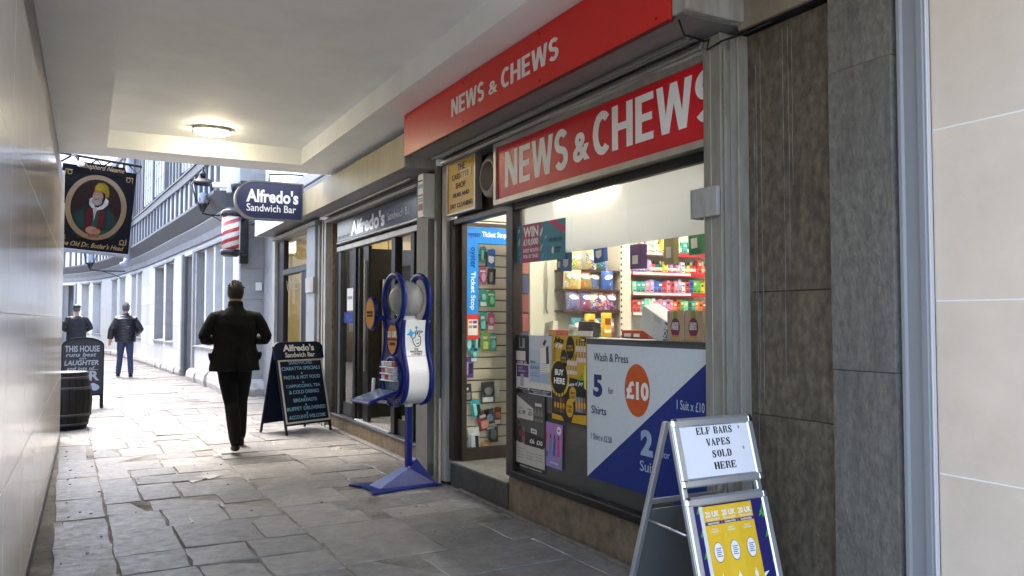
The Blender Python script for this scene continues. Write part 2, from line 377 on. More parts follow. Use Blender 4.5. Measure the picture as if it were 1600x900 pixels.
# grout / paint marks with a shape of their own
m_mark = M('white_mortar_smear', (.36, .355, .335), .5, var=.25, scale=30, bump=.3)
def blob(cx, cy, rx, ry, n=26, seed=0, z=.006):
    r2 = random.Random(seed); pts = []
    for k in range(n):
        a = 2*math.pi*k/n; q = .75+.2*math.sin(3*a+seed)+.12*math.sin(7*a+2*seed)+r2.uniform(-.05, .05)
        pts.append((cx+rx*q*math.cos(a), cy+ry*q*math.sin(a)))
    return G().add([(x, y, z) for x, y in pts]+[(x, y, z-.004) for x, y in pts], [list(range(n))]+[(i, (i+1) % n, n+(i+1) % n, n+i) for i in range(n)])
for i, (x, y, a, b) in enumerate([(.98, 7.62, .12, .10), (.84, 7.50, .07, .09), (1.02, 10.1, .06, .07), (.66, 6.05, .014, .15), (.92, 6.42, .016, .12)]):
    props(ob('mortar_smear', blob(x, y, a, b, seed=i), m_mark, pav))

gum = G(); r3 = random.Random(8)
for i in range(70):
    x, y, r = r3.choice([r3.uniform(-.18, .12), r3.uniform(-.18, 2.6)]), r3.uniform(3.6, 12.5), r3.uniform(.005, .012); n = 7; pts = [(x+r*r3.uniform(.7, 1.2)*math.cos(2*math.pi*k/n), y+r*r3.uniform(.7, 1.3)*math.sin(2*math.pi*k/n)) for k in range(n)]
    gum.add([(a, b, .0075) for a, b in pts]+[(a, b, .001) for a, b in pts], [list(range(n))]+[(k, (k+1) % n, n+(k+1) % n, n+k) for k in range(n)], 0 if r3.random() < .55 else 1)
go = ob('gum_spot', gum, [M('pale_gum', (.27, .265, .25), .6), M('dark_gum', (.115, .112, .108), .6)], pav); go['kind'] = 'stuff'
# ================================================================== CEILING
g = G(); ZC, ZT = 3.14, 3.325
YN = 1.25
g.box(-.6, .135, YN, 9.5, ZC, 4.2); g.box(2.085, 6.2, YN, 9.5, ZC+.001, 4.2); g.box(.135, 2.085, 9.0, 9.499, ZC+.0005, 4.2); g.box(.135, 2.085, YN, YN+.5, ZC+.0005, 4.2)
g.box(.135, 2.085, YN+.5, 9.0, ZT, 4.199)
ceil = ob('ceiling', g, m_ceil); props(ceil, 'cream painted coffered ceiling over the passage', 'ceiling', kind='structure')

# bulkhead lamp in the coffer
lamp = thing('ceiling_lamp', 'lit oval bulkhead lamp in the ceiling recess', 'lamp', (1.06, 8.43, ZT))
g = G(); g.loft([oval_r for oval_r in [[(rx*math.cos(2*math.pi*k/28), ry*math.sin(2*math.pi*k/28), z) for k in range(28)] for rx, ry, z in ((.185, .11, -.002), (.185, .11, -.028), (.17, .095, -.03))]])
ob('housing', g, M('lamp_housing', (.6, .58, .52), .5), lamp)
g = G(); g.loft([[(rx*math.cos(2*math.pi*k/28), ry*math.sin(2*math.pi*k/28), z) for k in range(28)] for rx, ry, z in ((.165, .09, -.029), (.16, .086, -.05), (.135, .07, -.07), (.08, .04, -.082))])
ob('diffuser', g, M('lamp_diffuser', (.9, .85, .7), .5, emis=15., ecol=(1, .84, .55)), lamp)
for s in (-1, 1): bx('clip', M('lamp_clip', (.12, .12, .12), .5), lamp, s*.178-.008, s*.178+.008, -.012, .012, -.06, -.029, .002)

# ================================================================== LEFT TILED WALL
lw = thing('tiled_wall', 'polished cream stone tiled wall along the left of the passage', 'wall', (-.3, 5, 0))
def lwpart(name, mat, x0, x1, y0, y1, z0, z1, c=0): return bx(name, mat, lw, x0+.3, x1+.3, y0-5, y1-5, z0, z1, c)
lwpart('backing', m_joint, -.55, -.2687, 1.6, 10.615, 0, 2.74)
lwpart('top_band', m_band, -.55, -.297, 1.6, 10.60, 2.755, 3.14)
lwpart('skirting', m_skirt, -.287, -.262, 1.6, 10.62, -.02, .085, .004)
lwpart('end_trim', M('stone_end_trim', (.45, .41, .35), .4, var=.15, scale=6), -.56, -.274, 10.622, 10.66, -.02, 3.138, .004)
zs = [.09, .77, 1.425, 2.085, 2.752]
for j in range(4):
    y = 1.6
    while y < 10.6:
        y2 = min(y+.99, 10.612)
        if y2-y > .1: lwpart('tile', m_tileL, -.2867, -.268, y+.0015, y2-.0015, zs[j]+.0015, zs[j+1]-.0015, .0012)
        y = y2

# ================================================================== RIGHT: CREAM WALL, TRIM, PIERS
cw = thing('cream_wall', 'cream limestone tiled wall at the right edge', 'wall', (2.76, 0, 0))
def cwp(name, mat, x0, x1, y0, y1, z0, z1, c=0): return bx(name, mat, cw, x0-2.76, x1-2.76, y0, y1, z0, z1, c)
cwp('backing', m_joint, 2.7487, 3.2, -3, 1.868, 0, 5)
zz = [-.02, .213, .843, 1.470, 2.101, 2.731, 3.36, 4.0, 4.6]
for j in range(len(zz)-1):
    y = 1.872; k = 0
    while y > -2.9:
        y2 = y-1.26; cwp('tile', m_tileR, 2.748, 2.766, y2+.002, y-.002, zz[j]+.002, zz[j+1]-.002, .0015); y = y2
trim = thing('metal_trim', 'tall pale grey metal corner trim beside the cream wall', 'trim', (2.74, 1.935, 0))
g = G(); g.prism([(0,0)]*0 or [(-.02, 0), (.03, 0), (.03, 3.6), (-.02, 3.6)], -.05, -.02)
m_trim = M('brushed_grey_trim', (.255, .26, .268), .45, metal=.1, var=.05, scale=3, stretch=(3,3,.2))
g = G(); prof = [(.035, -.062), (-.012, -.062), (-.022, -.052), (-.022, -.03), (-.008, -.02), (-.008, .035), (-.014, .045), (-.014, .058), (.035, .058)]
g.loft([[(x, y, z) for x, y in prof] for z in (-.02, 3.6)], sm=False)
ob('channel', g, m_trim, trim)
bx('edge_bead', M('bead_white', (.5, .5, .5), .4), trim, -.021, .0, -.07, -.0625, -.02, 3.6, .002)

cp = thing('concrete_pier', 'rough grey concrete pier beside the metal trim', 'pier', (2.73, 2.15, 0))
for a, b in ((-.02, 1.196), (1.1978, 2.426), (2.4278, 3.14)):
    bx('panel', m_conc, cp, -.012+rnd.uniform(-.002,.002), .4, -.137, .158, a, b, .002)
sp = thing('stone_pier', 'dark brown polished stone pier with white lime drips', 'pier', (2.75, 2.56, 0))
for a, b in ((-.02, .963), (.965, 1.529), (1.531, 2.757)):
    bx('panel', m_dstone, sp, .012, .4, -.250, .262, a, b, .003)
for i, (y, z0, z1) in enumerate([(.20, .35, 2.6), (.172, 1.0, 2.68), (.035, 1.15, 2.72), (.004, 1.6, 2.72), (.215, 1.5, 2.3), (-.02, 2.0, 2.7), (.19, .97, 1.5)]):
    r2 = random.Random(i); n = 26; L_ = []; R_ = []
    for k in range(n+1):
        z = z1+(z0-z1)*k/n; w = r2.uniform(.0004, .0016)*(1-.5*k/n); y += r2.uniform(-.0011, .0011); L_.append((.0102, y-w, z)); R_.append((.0102, y+w, z))
    g = G(); m_ = n+1; vs = L_+R_+[(.0125, b, c) for a, b, c in L_]+[(.0125, b, c) for a, b, c in R_]; fs = []
    for k in range(n): fs += [(k, k+1, m_+k+1, m_+k), (k, 2*m_+k, 2*m_+k+1, k+1), (m_+k+1, 3*m_+k+1, 3*m_+k, m_+k)]
    g.add(vs, fs); ob('lime_drip', g, m_streak, sp)
lt = thing('lintel', 'stained stone lintel over the dark stone pier', 'lintel', (2.72, 2.57, 2.77))
bx('beam', m_lint, lt, -.02, .45, -.258, .24, 0, .37, .004)
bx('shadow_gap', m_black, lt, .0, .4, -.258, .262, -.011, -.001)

# ================================================================== FAR CURVED BUILDING
KY = [15.57, 19, 22.3, 26.7, 30.7, 36.5, 40.5, 43.5, 46]
KX = [2.46, 2.30, 2.08, 1.80, 1.46, .79, -.18, -1.6, -3.6]
def cx_(y):
    i = max(0, min(len(KY)-2, sum(1 for k in KY if k <= y)-1))
    t = (y-KY[i])/(KY[i+1]-KY[i]); 
    def sl(j):
        a, b = max(0, j-1), min(len(KY)-1, j+1); return (KX[b]-KX[a])/(KY[b]-KY[a])
    h = KY[i+1]-KY[i]; t2, t3 = t*t, t*t*t
    return (2*t3-3*t2+1)*KX[i]+(t3-2*t2+t)*h*sl(i)+(-2*t3+3*t2)*KX[i+1]+(t3-t2)*h*sl(i+1)
def cn(y):
    d = (cx_(y+.05)-cx_(y-.05))/.1; l = math.hypot(1, d); return (-1/l, d/l)      # normal towards the alley
def strip(g, y0, y1, prof, step=.8, mi=0):     # prof: list of (offset towards alley, z), closed outline
    n = max(1, int(math.ceil((y1-y0)/step))); rings = []
    for i in range(n+1):
        y = y0+(y1-y0)*i/n; nx, ny = cn(y); x = cx_(y)
        rings.append([(x+nx*o-FB[0], y+ny*o-FB[1], z) for o, z in prof])
    g.loft(rings, mi, True, False); return g
def sbox(y0, y1, o0, o1, z0, z1, g=None): return strip(g or G(), y0, y1, [(o0, z0), (o1, z0), (o1, z1), (o0, z1)])
FB = (2.2, 26.0)
fb = thing('timber_framed_building', 'pale stone curved building with grey timber upper storey at the alley end', 'building', (FB[0], FB[1], 0))
m_ash = M('pale_ashlar', (.70, .70, .69), .7, var=.06, scale=3, rnd_v=.16, bump=.3, bscale=30)
m_ashg = M('grey_ashlar', (.30, .30, .30), .75, var=.12, scale=4, bump=.2, bscale=30)
m_plinth = M('rough_plinth', (.48, .46, .43), .9, var=.25, scale=8, bump=.9, bscale=14)
m_ledge = M('grey_timber_ledge', (.07, .073, .082), .6, var=.15, scale=6)
m_ledge2 = M('grey_plaster_cove', (.24, .245, .26), .7, var=.1, scale=4)
m_stud = M('weathered_grey_oak', (.11, .115, .13), .7, var=.2, scale=8, stretch=(1,1,.3))
m_infill = M('white_render_panel', (.74, .75, .77), .8, var=.05, scale=4)
m_dark = M('dark_interior', (.03, .032, .036), .4)
m_blind = M('white_blind', (.72, .73, .74), .6)
m_lead = M('leaded_glass', (.22, .25, .30), .12, var=.12, scale=5)
TH = .42
OPEN = [(16.05, 20.15, 4, 'dark'), (23.35, 24.75, 1, 'white'), (25.1, 26.9, 1, 'white'), (29.6, 30.5, 1, 'white'), (30.8, 31.8, 1, 'dark'), (33.3, 34.6, 1, 'white'), (35.2, 36.3, 1, 'white'), (38.2, 39.4, 1, 'white'), (39.9, 40.8, 1, 'white')]
DOOR = [(20.4, 21.7), (41.5, 42.6)]
edges = sorted([(a, b, 'w') for a, b, _, _ in OPEN]+[(a, b, 'd') for a, b in DOOR])
y = 15.57
for a, b, k in edges+[(46, 46, 'e')]:
    if a-y > .02 and y < 30:
        ob('wall', sbox(y, a, -TH, -.012, .0, 3.15), m_ashg, fb)
        for j in range(5):
            q = y
            while q < a-.03:
                q2 = min(a, q+rnd.uniform(.7, 1.3)); q2 = a if a-q2 < .35 else q2
                ob('wall_block', sbox(q+.004, q2-.004, -.0118, 0, .002+j*.63, .624+j*.63), m_ash, fb); q = q2
    elif a-y > .02: ob('wall', sbox(y, a, -TH, 0, .0, 3.15), m_ash, fb)
    if k == 'w':
        ob('wall', sbox(a, b, -TH, 0, .0, .8), m_ash, fb); ob('wall', sbox(a, b, -TH, 0, 3.0, 3.15), m_ash, fb)
    elif k == 'd': ob('wall', sbox(a, b, -TH, 0, 3.0, 3.15), m_ash, fb)
    y = b
for a, b, n, kind in OPEN:
    w = ob('window', strip(strip(G(), a, b, [(-.30, .8), (-.20, .8), (-.20, .86), (-.30, .86)]), a, b, [(-.30, 2.94), (-.20, 2.94), (-.20, 3.0), (-.30, 3.0)]), m_ashg, fb)
    ob('pane', sbox(a, b, -.29, -.275, .86, 2.94), m_lead if kind == 'dark' else m_blind, w)
    ob('sill', strip(G(), a-.06, b+.06, [(-.2, .77), (.05, .77), (.05, .80), (-.2, .84)]), m_ashg, w)
    for i in range(1, n):
        yy = a+(b-a)*i/n; ob('mullion', strip(G(), yy-.09, yy+.09, [(-.27, .84), (-.10, .84), (-.02, .84), (-.02, 3.0), (-.10, 3.0), (-.27, 3.0)]), m_ash, w)
    if n > 1:
        for i in range(n):
            yy = a+(b-a)*(i+.62)/n; ob('window_bar', sbox(yy-.015, yy+.015, -.26, -.235, .86, 2.94), m_ledge, w)
    ob('hood', strip(G(), a-.08, b+.08, [(-.05, 3.0), (.05, 3.0), (.04, 3.06), (-.05, 3.06)]), m_ashg, w)
for a, b in DOOR:
    d = ob('door', sbox(a, b, -.36, -.28, .02, 3.0), m_dark, fb)
    ob('door_panel', sbox(a+.15, b-.15, -.285, -.26, .2, 1.1), m_ledge, d); ob('door_panel', sbox(a+.15, b-.15, -.285, -.26, 1.25, 2.3), m_ledge, d)
    for s, yy in ((0, a-.18), (1, b)):
        ob('jamb', sbox(yy, yy+.18, -.1, .05, 0, 3.05), m_ashg, d)
m_pic = [P('#c9775f', .5), P('#b9472f', .5), P('#d08a4a', .5), P('#caa35a', .5)]
for y0, y1, z0, z1, i in ((23.6, 24.1, 1.2, 2.8, 1), (35.4, 35.9, 1.4, 2.8, 0), (39.95, 40.55, 1.9, 2.9, 2)):
    FBq = FB; 
    g = G(); n = 8; r2 = random.Random(i)
    pts = []
    for k in range(n+1):
        z = z0+(z1-z0)*k/n; pts.append((y0+(y1-y0)*r2.uniform(0, .25), z))
    pts2 = [(y1-(y1-y0)*r2.uniform(0, .3), z) for _, z in pts]
    o_ = -.262; vs = []
    for (a, z), (b, _) in zip(pts, pts2):
        for yy in (a, b):
            for off in (o_, o_-.008): nx, ny = cn(yy); vs.append((cx_(yy)+nx*off-FB[0], yy+ny*off-FB[1], z))
    fs = []
    for k in range(n): fs += [(4*k, 4*k+2, 4*k+6, 4*k+4), (4*k+1, 4*k+5, 4*k+7, 4*k+3)]
    g.add(vs, fs); ob('window_picture', g, m_pic[i], fb)
# rough plinth stones
y = 15.75
while y < 44:
    if any(a-.1 < y < b for a, b in DOOR): y += .3; continue
    l = rnd.uniform(.55, 1.0); b = min([y+l]+[a-.2 for a, _ in DOOR if a > y]); 
    if b-y < .15: y = b+.35 if b > y-.3 else y+.3; y = max(y, b+.01); 
    else:
        o = rnd.uniform(.14, .22) if y < 20 else rnd.uniform(.07, .12); h = rnd.uniform(.27, .33) if y < 20 else .2
        ob('plinth_stone', strip(G(), y, b-.02, [(-.05, -.03), (o, -.03), (o+.02, h*.35), (o, h*.75), (o*.6, h), (-.05, h)], .4), m_plinth, fb); y = b
# jetty: cove, ledge, studs, rails, leaded lights
for a, b in ((15.57, 22.), (22.001, 30.), (30.001, 38.), (38.001, 46.)):
    ob('cove', strip(G(), a, b, [(-TH, 3.152), (.06, 3.152), (.09, 3.30), (.22, 3.46), (.22, 3.5), (-TH, 3.5)]), m_ledge2, fb)
    ob('ledge', strip(G(), a, b, [(-TH, 3.502), (.24, 3.502), (.46, 3.74), (.46, 3.80), (-TH, 3.80)]), m_ledge, fb)
    ob('infill', sbox(a, b, -TH, .33, 3.802, 4.48), m_infill, fb)
    ob('rail', sbox(a, b, -TH, .41, 4.482, 4.66), m_stud, fb)
    ob('upper_wall', sbox(a, b, -TH, .30, 4.662, 9.5), m_infill, fb)
    ob('upper_rail', sbox(a, b, -TH, .40, 7.2, 7.4), m_stud, fb)
    ob('sill_board', strip(G(), a, b, [(.32, 4.662), (.44, 4.662), (.44, 4.70), (.32, 4.72)]), m_ledge, fb)
y = 15.7
while y < 44:
    ob('stud', sbox(y, y+.13, .331, .385, 3.803, 4.481), m_stud, fb); y += .62
y = 15.9; k = 0
while y < 43:
    if k % 3 != 2:
        w = ob('upper_window', sbox(y+.1, y+2.0, .301, .33, 4.85, 7.0), m_lead, fb)
        for i in range(5): ob('leading_bar', sbox(y+.1+i*.46, y+.16+i*.46, .331, .36, 4.85, 7.0), m_infill, w)
        for i in range(1, 5): ob('leading_bar', sbox(y+.1, y+2.0, .331, .342, 4.85+i*.43, 4.865+i*.43), m_stud, w)
    else:
        for i in range(4): ob('stud', sbox(y+.1+i*.5, y+.24+i*.5, .301, .35, 4.73, 7.19), m_stud, fb)
    ob('post', sbox(y-.12, y+.06, .301, .40, 4.73, 7.19), m_stud, fb)
    y += 2.2; k += 1
# cross wall facing the camera at the corner; its shade is put into the grey
for j, (a, b) in enumerate(((.0, .62), (.622, 1.2), (1.202, 1.78), (1.782, 2.36), (2.362, 2.94), (2.942, 3.52), (3.522, 4.4))):
    bx('corner_block', m_ashg, fb, 2.47-FB[0], 4.4-FB[0], 15.45-FB[1], 16.0-FB[1], a, b, .006)
for i, (a, b) in enumerate(((2.30, 2.92), (2.94, 3.5), (3.52, 4.1))):
    g = G(); h = .30; x0, x1 = a-FB[0], b-FB[0]; yb = 15.46-FB[1]
    g.loft([[(x, yb+.0, -.03), (x, yb-.15, -.03), (x, yb-.19, h*.4), (x, yb-.14, h*.8), (x, yb-.05, h), (x, yb, h)] for x in (x0, x0+.05, x1-.05, x1)], sm=False)
    ob('plinth_stone', g, m_plinth, fb)
bx('junction_box', m_wpaint, fb, 2.75-FB[0], 2.86-FB[0], 15.40-FB[1], 15.449-FB[1], 1.95, 2.1, .004)

# wall of the pub side (left of the alley, beyond the tiled wall)
pub = thing('pub_building', 'dark fronted pub wall on the left of the alley', 'building', (-2.0, 22, 0))
bx('wall', m_infill, pub, -.5, .0, -11.2, 18, 0, 4.2)
bx('dado', M('pub_black', (.04, .04, .045), .3), pub, .001, .05, -11.2, 18, 0, 1.0, .01)
for i in range(7):
    w = bx('window', m_ledge, pub, .001, .06, -10.5+i*4, -8.2+i*4, 1.15, 2.9, .01); bx('pane', m_lead, w, .0605, .066, -10.35+i*4, -8.35+i*4, 1.3, 2.75)
    bx('stud', m_stud, pub, .001, .06, -7.4+i*4, -7.2+i*4, 1.02, 4.2)
# ================================================================== NEWSAGENT SHOP (front at X = 2.75)
N0 = (2.75, 6.37)
ns = thing('newsagent_shop', 'newsagent shopfront with two red signs and a wide display window', 'shop', (N0[0], N0[1], 0), R(-90))
def NY(Y): return N0[1]-Y           # world Y -> local x
def nb(name, mat, x0, x1, y0, y1, z0, z1, c=0., parent=None): return bx(name, mat, parent or ns, x0, x1, y0, y1, z0, z1, c)
def nworld(x, y, z): return (N0[0]+y, N0[1]-x, z)
# base
nb('stall_riser', m_riser, 1.12, 3.335, .0, .30, -.02, .262, .006)
nb('door_step', m_riserd, .075, 1.117, -.01, .30, -.02, .19, .006)
nb('step_slab', m_stepst, .075, 1.117, -.016, .50, .191, .209, .004)
nb('base_fillet', M('mortar_fillet', (.16, .14, .115), .9, var=.25, scale=20, bump=.5), .3, 3.3, -.05, -.0105, -.02, .018, .008)
# frame
fr = nb('window_frame', m_brown, 1.10, 1.205, -.012, .075, .262, 2.258, .004)
nb('bottom_rail', m_black, 1.206, 3.34, -.03, .075, .262, .312, .004, fr)
nb('top_rail', m_black, 1.206, 3.34, -.004, .034, 2.205, 2.258, .003, fr)
nb('end_stile', m_brown, 3.30, 3.338, -.004, .075, .313, 2.204, .003, fr)
nb('window_glass', m_glass, 1.206, 3.30, .022, .028, .313, 2.204)
nb('lower_panel', m_gpanel, 1.206, 3.30, .034, .044, .314, 1.285, .001)
vp = nb('blind_panel', m_white, 1.215, 1.86, .085, .091, 1.852, 2.257)
nb('blind_panel', m_white, 1.864, 2.49, .085, .091, 1.852, 2.257); nb('blind_panel', m_white, 2.494, 3.298, .085, .091, 1.852, 2.257)
# strip lamp tucked under the sign
sl = thing('strip_lamp', 'lit strip lamp behind the window head under the large sign', 'lamp', nworld(2.02, .055, 2.233), R(-90))
bx('tube', M('strip_tube', (1, .9, .7), .4, emis=6., ecol=(1, .86, .6)), sl, -.36, .36, -.010, .010, -.008, .010, .004)
for s in (-1, 1): bx('end_cap', m_alu, sl, s*.375-.014, s*.375+.014, -.012, .012, -.012, .014, .003)
# large sign
sg = nb('large_sign', m_red, 1.05, 3.42, -.06, .06, 2.295, 2.688)
g = G(); g.frame(1.015, 3.44, 2.260, 2.722, .036, -.075, .055); ob('sign_frame', g, m_alu, sg)
din('lettering', 'NEWS', m_letter, sg, NY(5.19), NY(4.32), 2.372, 2.632, -.0615)
text('lettering', '&', m_letter, sg, NY(4.255), NY(4.065), 2.385, 2.570, -.0615, off=.035)
din('lettering', 'CHEWS', m_letter, sg, NY(4.03), NY(2.935), 2.385, 2.645, -.0615)
# shutter box, rails
nb('shutter_soffit', m_shut, -.01, 3.56, -.38, .0, 2.792, 2.80)
sb = nb('shutter_rail', m_shut, .06, 3.36, -.10, .06, 2.728, 2.775, .006)
nb('shutter_lip', m_alu, .06, 3.36, -.112, -.101, 2.735, 2.752, .003, sb); nb('shutter_lip', m_shut, .06, 3.36, -.19, -.165, 2.765, 2.791, .004, sb)
nb('shutter_lip', m_shut, .06, 3.36, -.145, -.125, 2.772, 2.791, .004, sb)
nb('head_panel', m_brown, .09, 1.012, .04, .07, 2.22, 2.727)
# top fascia
tf = nb('top_fascia', m_redtop, -.012, 3.50, -.41, -.395, 2.785, 3.137, .003)
nb('fascia_box', m_shut, -.008, 3.50, -.394, .05, 2.803, 3.135, .0, tf)
nb('end_cap', m_pale, 3.502, 3.60, -.40, .06, 2.80, 3.137, .006, tf)
nb('bottom_edge', P('#5a1214', .4), -.012, 3.50, -.412, -.385, 2.779, 2.784, 0, tf)
din('lettering', 'NEWS', m_letter, tf, NY(5.375), NY(4.825), 2.893, 3.022, -.4115)
text('lettering', '&', m_letter, tf, NY(4.755), NY(4.625), 2.897, 2.985, -.4115, off=.018)
din('lettering', 'CHEWS', m_letter, tf, NY(4.57), NY(3.855), 2.893, 3.022, -.4115)
for x in (.05, 1.2, 2.3, 3.4):
    for z in (2.82, 3.1): ob('screw', G().disc(x, z, .007, .007, -.4125, -.409, 8), P('#4a1010'), tf)
# posts on the right
pr = nb('guide_post', m_steelp, NY(3.02), NY(2.895), -.085, .20, -.02, 2.79, .004)
nb('seam', M('bright_seam', (.55, .53, .48), .4, var=.3, scale=20, stretch=(1,1,.2)), NY(2.965), NY(2.962), -.0865, -.0855, -.02, 2.78, 0, pr)
nb('lock_plate', m_pale, NY(3.09), NY(2.90), -.11, -.0865, 1.90, 2.045, .004, pr)
nb('lock_plate_fold', m_pale, NY(3.09), NY(3.08), -.11, -.03, 1.90, 2.045, .002, pr)
pf = nb('flange_post', m_pale, NY(2.885), NY(2.825), -.035, .20, -.02, 2.755, .004)
nb('flange_lip', m_steelp, NY(2.892), NY(2.882), -.072, .10, -.02, 2.70, .002, pf); nb('flange_lip', m_steelp, NY(2.83), NY(2.812), -.05, .05, -.02, 2.755, .003, pf)
nb('top_cap', m_pale, NY(3.0), NY(2.80), -.10, .1, 2.795, 3.13, .004)
# left jamb
nb('jamb_pole', m_steelp, -.185, -.125, -.06, .06, -.02, 2.76, .006)
nb('jamb_gap', m_black, -.124, -.072, -.02, .08, -.02, 2.76)
nb('jamb_strip', m_pale, -.071, .03, -.035, .10, .02, 2.74, .004)
nb('jamb_guard', M('guard_tan', (.62, .55, .47), .5), -.095, -.066, -.05, -.036, -.01, .72, .003)
nb('door_jamb', m_brown, .031, .10, -.005, .09, .21, 2.26, .004)
nb('door_head', m_brown, .1, 1.099, .0, .09, 2.215, 2.262, .004)
# yellow sign, fan
ys = nb('yellow_sign', P('#d3a51c', .4), .09, .63, -.045, .0, 2.30, 2.725)
g = G(); g.frame(.075, .645, 2.285, 2.735, .017, -.053, .01); ob('sign_frame', g, m_alu, ys)
mk = P('#1a1512', .5)
for s, x0, x1, z0, z1 in (('THE', .29, .43, 2.645, 2.700), ('CASS', .17, .335, 2.575, 2.622), ('SHOP', .25, .45, 2.495, 2.545), ('FILMS AND', .20, .52, 2.425, 2.462), ('DRY CLEANING', .14, .58, 2.335, 2.375)):
    text('lettering', s, mk, ys, x0, x1, z0, z1, -.0465, off=.018)
bx('tape_patch', P('#e0c98a', .4), ys, .34, .56, -.0475, -.0455, 2.565, 2.64)
text('lettering', 'ETTE', P('#9a8048', .5), ys, .35, .52, 2.575, 2.622, -.0485, off=.01)
fan = ob('extractor_fan', G().lathe([(.155, 0), (.165, .02), (.165, .05), (.135, .075), (.118, .078), (.112, .06), (.112, .03)], 28), M('fan_plastic', (.34, .29, .22), .5, var=.15, scale=9), ns, (.835, .035, 2.515), rot=(R(90), 0, 0))
g = G(); g.lathe([(.113, .045), (.113, .055)], 24); ob('fan_back', g, m_black, fan)
g = G()
for k in range(-6, 7):
    h = math.sqrt(max(0, .112**2-(k*.016)**2)); 
    for sgn in (1, -1):
        a = Vector((k*.016, -h)); b = Vector((k*.016, h)); ca, sa = math.cos(sgn*.6), math.sin(sgn*.6)
        g.tube([(a.x*ca-a.y*sa, a.x*sa+a.y*ca, .072), (b.x*ca-b.y*sa, b.x*sa+b.y*ca, .072)], .0028, 5)
ob('fan_grille', g, M('fan_grille', (.25, .22, .17), .5), fan)
wb = nb('wall_box', m_wpaint, -.33, -.20, -.16, -.02, 2.31, 2.70, .006)
for z, h, c in ((2.63, .012, '#444444'), (2.57, .035, '#8aa4c0'), (2.50, .012, '#444444'), (2.47, .01, '#777777'), (2.45, .01, '#777777'), (2.37, .06, '#8a4a30')): nb('printed_band', P(c), -.315, -.215, -.1625, -.1595, z, z+h, 0, wb)
# camera / floodlight and cable at the fascia end
fl = ob('security_lamp', G().sphere((0, 0, 0), (.085, .06, .05), 14, 8), m_black, ns, (3.42, -.44, 3.075), rot=(0, R(-20), 0))
ob('lamp_bracket', G().tube([(.0, .0, .02), (.02, .03, .06)], .012, 6), m_black, fl)
g = G(); g.tube([(3.52, -.40, 2.93), (3.50, -.36, 2.80), (3.47, -.30, 2.74), (3.50, -.2, 2.715), (3.44, -.12, 2.76), (3.40, -.10, 2.72), (3.5, -.095, 2.735), (3.6, -.06, 2.74), (3.75, -.02, 2.76)], .005, 6); ob('cable', g, m_black, ns)
# ---- interior
m_floor = M('mint_floor', (.42, .50, .44), .35, var=.08, scale=3)
nb('shop_floor', m_floor, -.1, 3.4, .301, 4.2, .10, .205)
nb('shop_ceiling', M('shop_ceiling', (.74, .73, .70), .7), -.1, 3.4, .07, 4.2, 2.76, 2.80)
nb('back_wall', M('shop_wall', (.62, .60, .52), .7), -.1, 3.4, 4.2, 4.25, .1, 2.76)
nb('side_wall', M('shop_wall2', (.66, .64, .56), .7), -.19, -.11, .1, 4.2, .1, 2.76)
nb('side_wall', M('shop_wall2', (.66, .64, .56), .7), 3.41, 3.45, .2, 4.2, .1, 2.76)
m_tubes = M('fluorescent_tube', (1, .97, .9), .4, emis=14., ecol=(1, .975, .92))
for i, (x, y) in enumerate(((.75, 1.0), (2.2, 1.0), (.75, 2.2), (2.2, 2.2))):
    t = nb('ceiling_batten', m_wpaint, x-.6, x+.6, y-.05, y+.05, 2.72, 2.759); nb('tube', m_tubes, x-.58, x+.58, y-.018, y+.018, 2.685, 2.715, .006, t)
# slatwall behind the door (in the plane of the side wall; faces -Y world = +x local)
m_slat = M('cream_slatwall', (.60, .53, .40), .45, var=.05, scale=4)
sw = thing('slatwall', 'cream slatted display wall behind the open shop door', 'display wall', (2.80, 6.44, 0))
bx('backing', m_black, sw, .0, .62, .02, .04, .25, 2.5)
for i in range(22):
    z = .26+i*.1015; bx('slat_board', m_slat, sw, .0, .62, .0, .019, z, z+.092, .004)
# open door leaf, plane Y = 6.2
dr = thing('shop_door', 'open dark framed glass shop door with blue ticket poster', 'door', (2.80, 6.215, .215))
DW, DH = .50, 2.02
g = G(); g.ring([(0, 0), (DW, 0), (DW, DH), (0, DH)], [(.045, .10), (DW-.05, .10), (DW-.05, DH-.03), (.045, DH-.03)], -.02, .02); ob('door_frame', g, m_brown, dr)
bx('door_glass', m_glass, dr, .045, DW-.05, -.003, .003, .10, DH-.03)
bp = '#1b84d6'
po = bx('door_poster', P(bp, .35), dr, .048, DW-.052, -.0065, -.0045, 1.845, 1.985)
bx('poster_side', P(bp, .35), po, .048, .157, -.0065, -.0045, 1.235, 1.844)
text('lettering', 'oyster', P('#17267a'), po, .062, .178, 1.885, 1.938, -.0075, off=.012); text('lettering', 'Ticket Stop', P('#e8eef4'), po, .192, .43, 1.888, 1.950, -.0075, off=.035)
text('lettering', 'oyster', P('#17267a'), po, .10-.09, .10+.09, 1.72-.03, 1.72+.03, -.0075, off=.012, rot=-math.pi/2)
text('lettering', 'Ticket Stop', P('#e8eef4'), po, .103-.165, .103+.165, 1.435-.028, 1.435+.028, -.0075, off=.022, rot=-math.pi/2)
rc = bx('red_card', P('#c23528'), dr, .05, .163, -.0068, -.0046, 1.02, 1.232)
bx('card_panel', P('#ddd8cc'), rc, .06, .152, -.0076, -.0069, 1.055, 1.19)
for i in range(4): bx('card_panel', P(['#d07a33', '#2a3f86', '#8d8d90', '#55585c'][i]), rc, .066+.042*(i % 2), .102+.042*(i % 2), -.0082, -.0077, 1.155-.04*(i//2), 1.18-.04*(i//2))
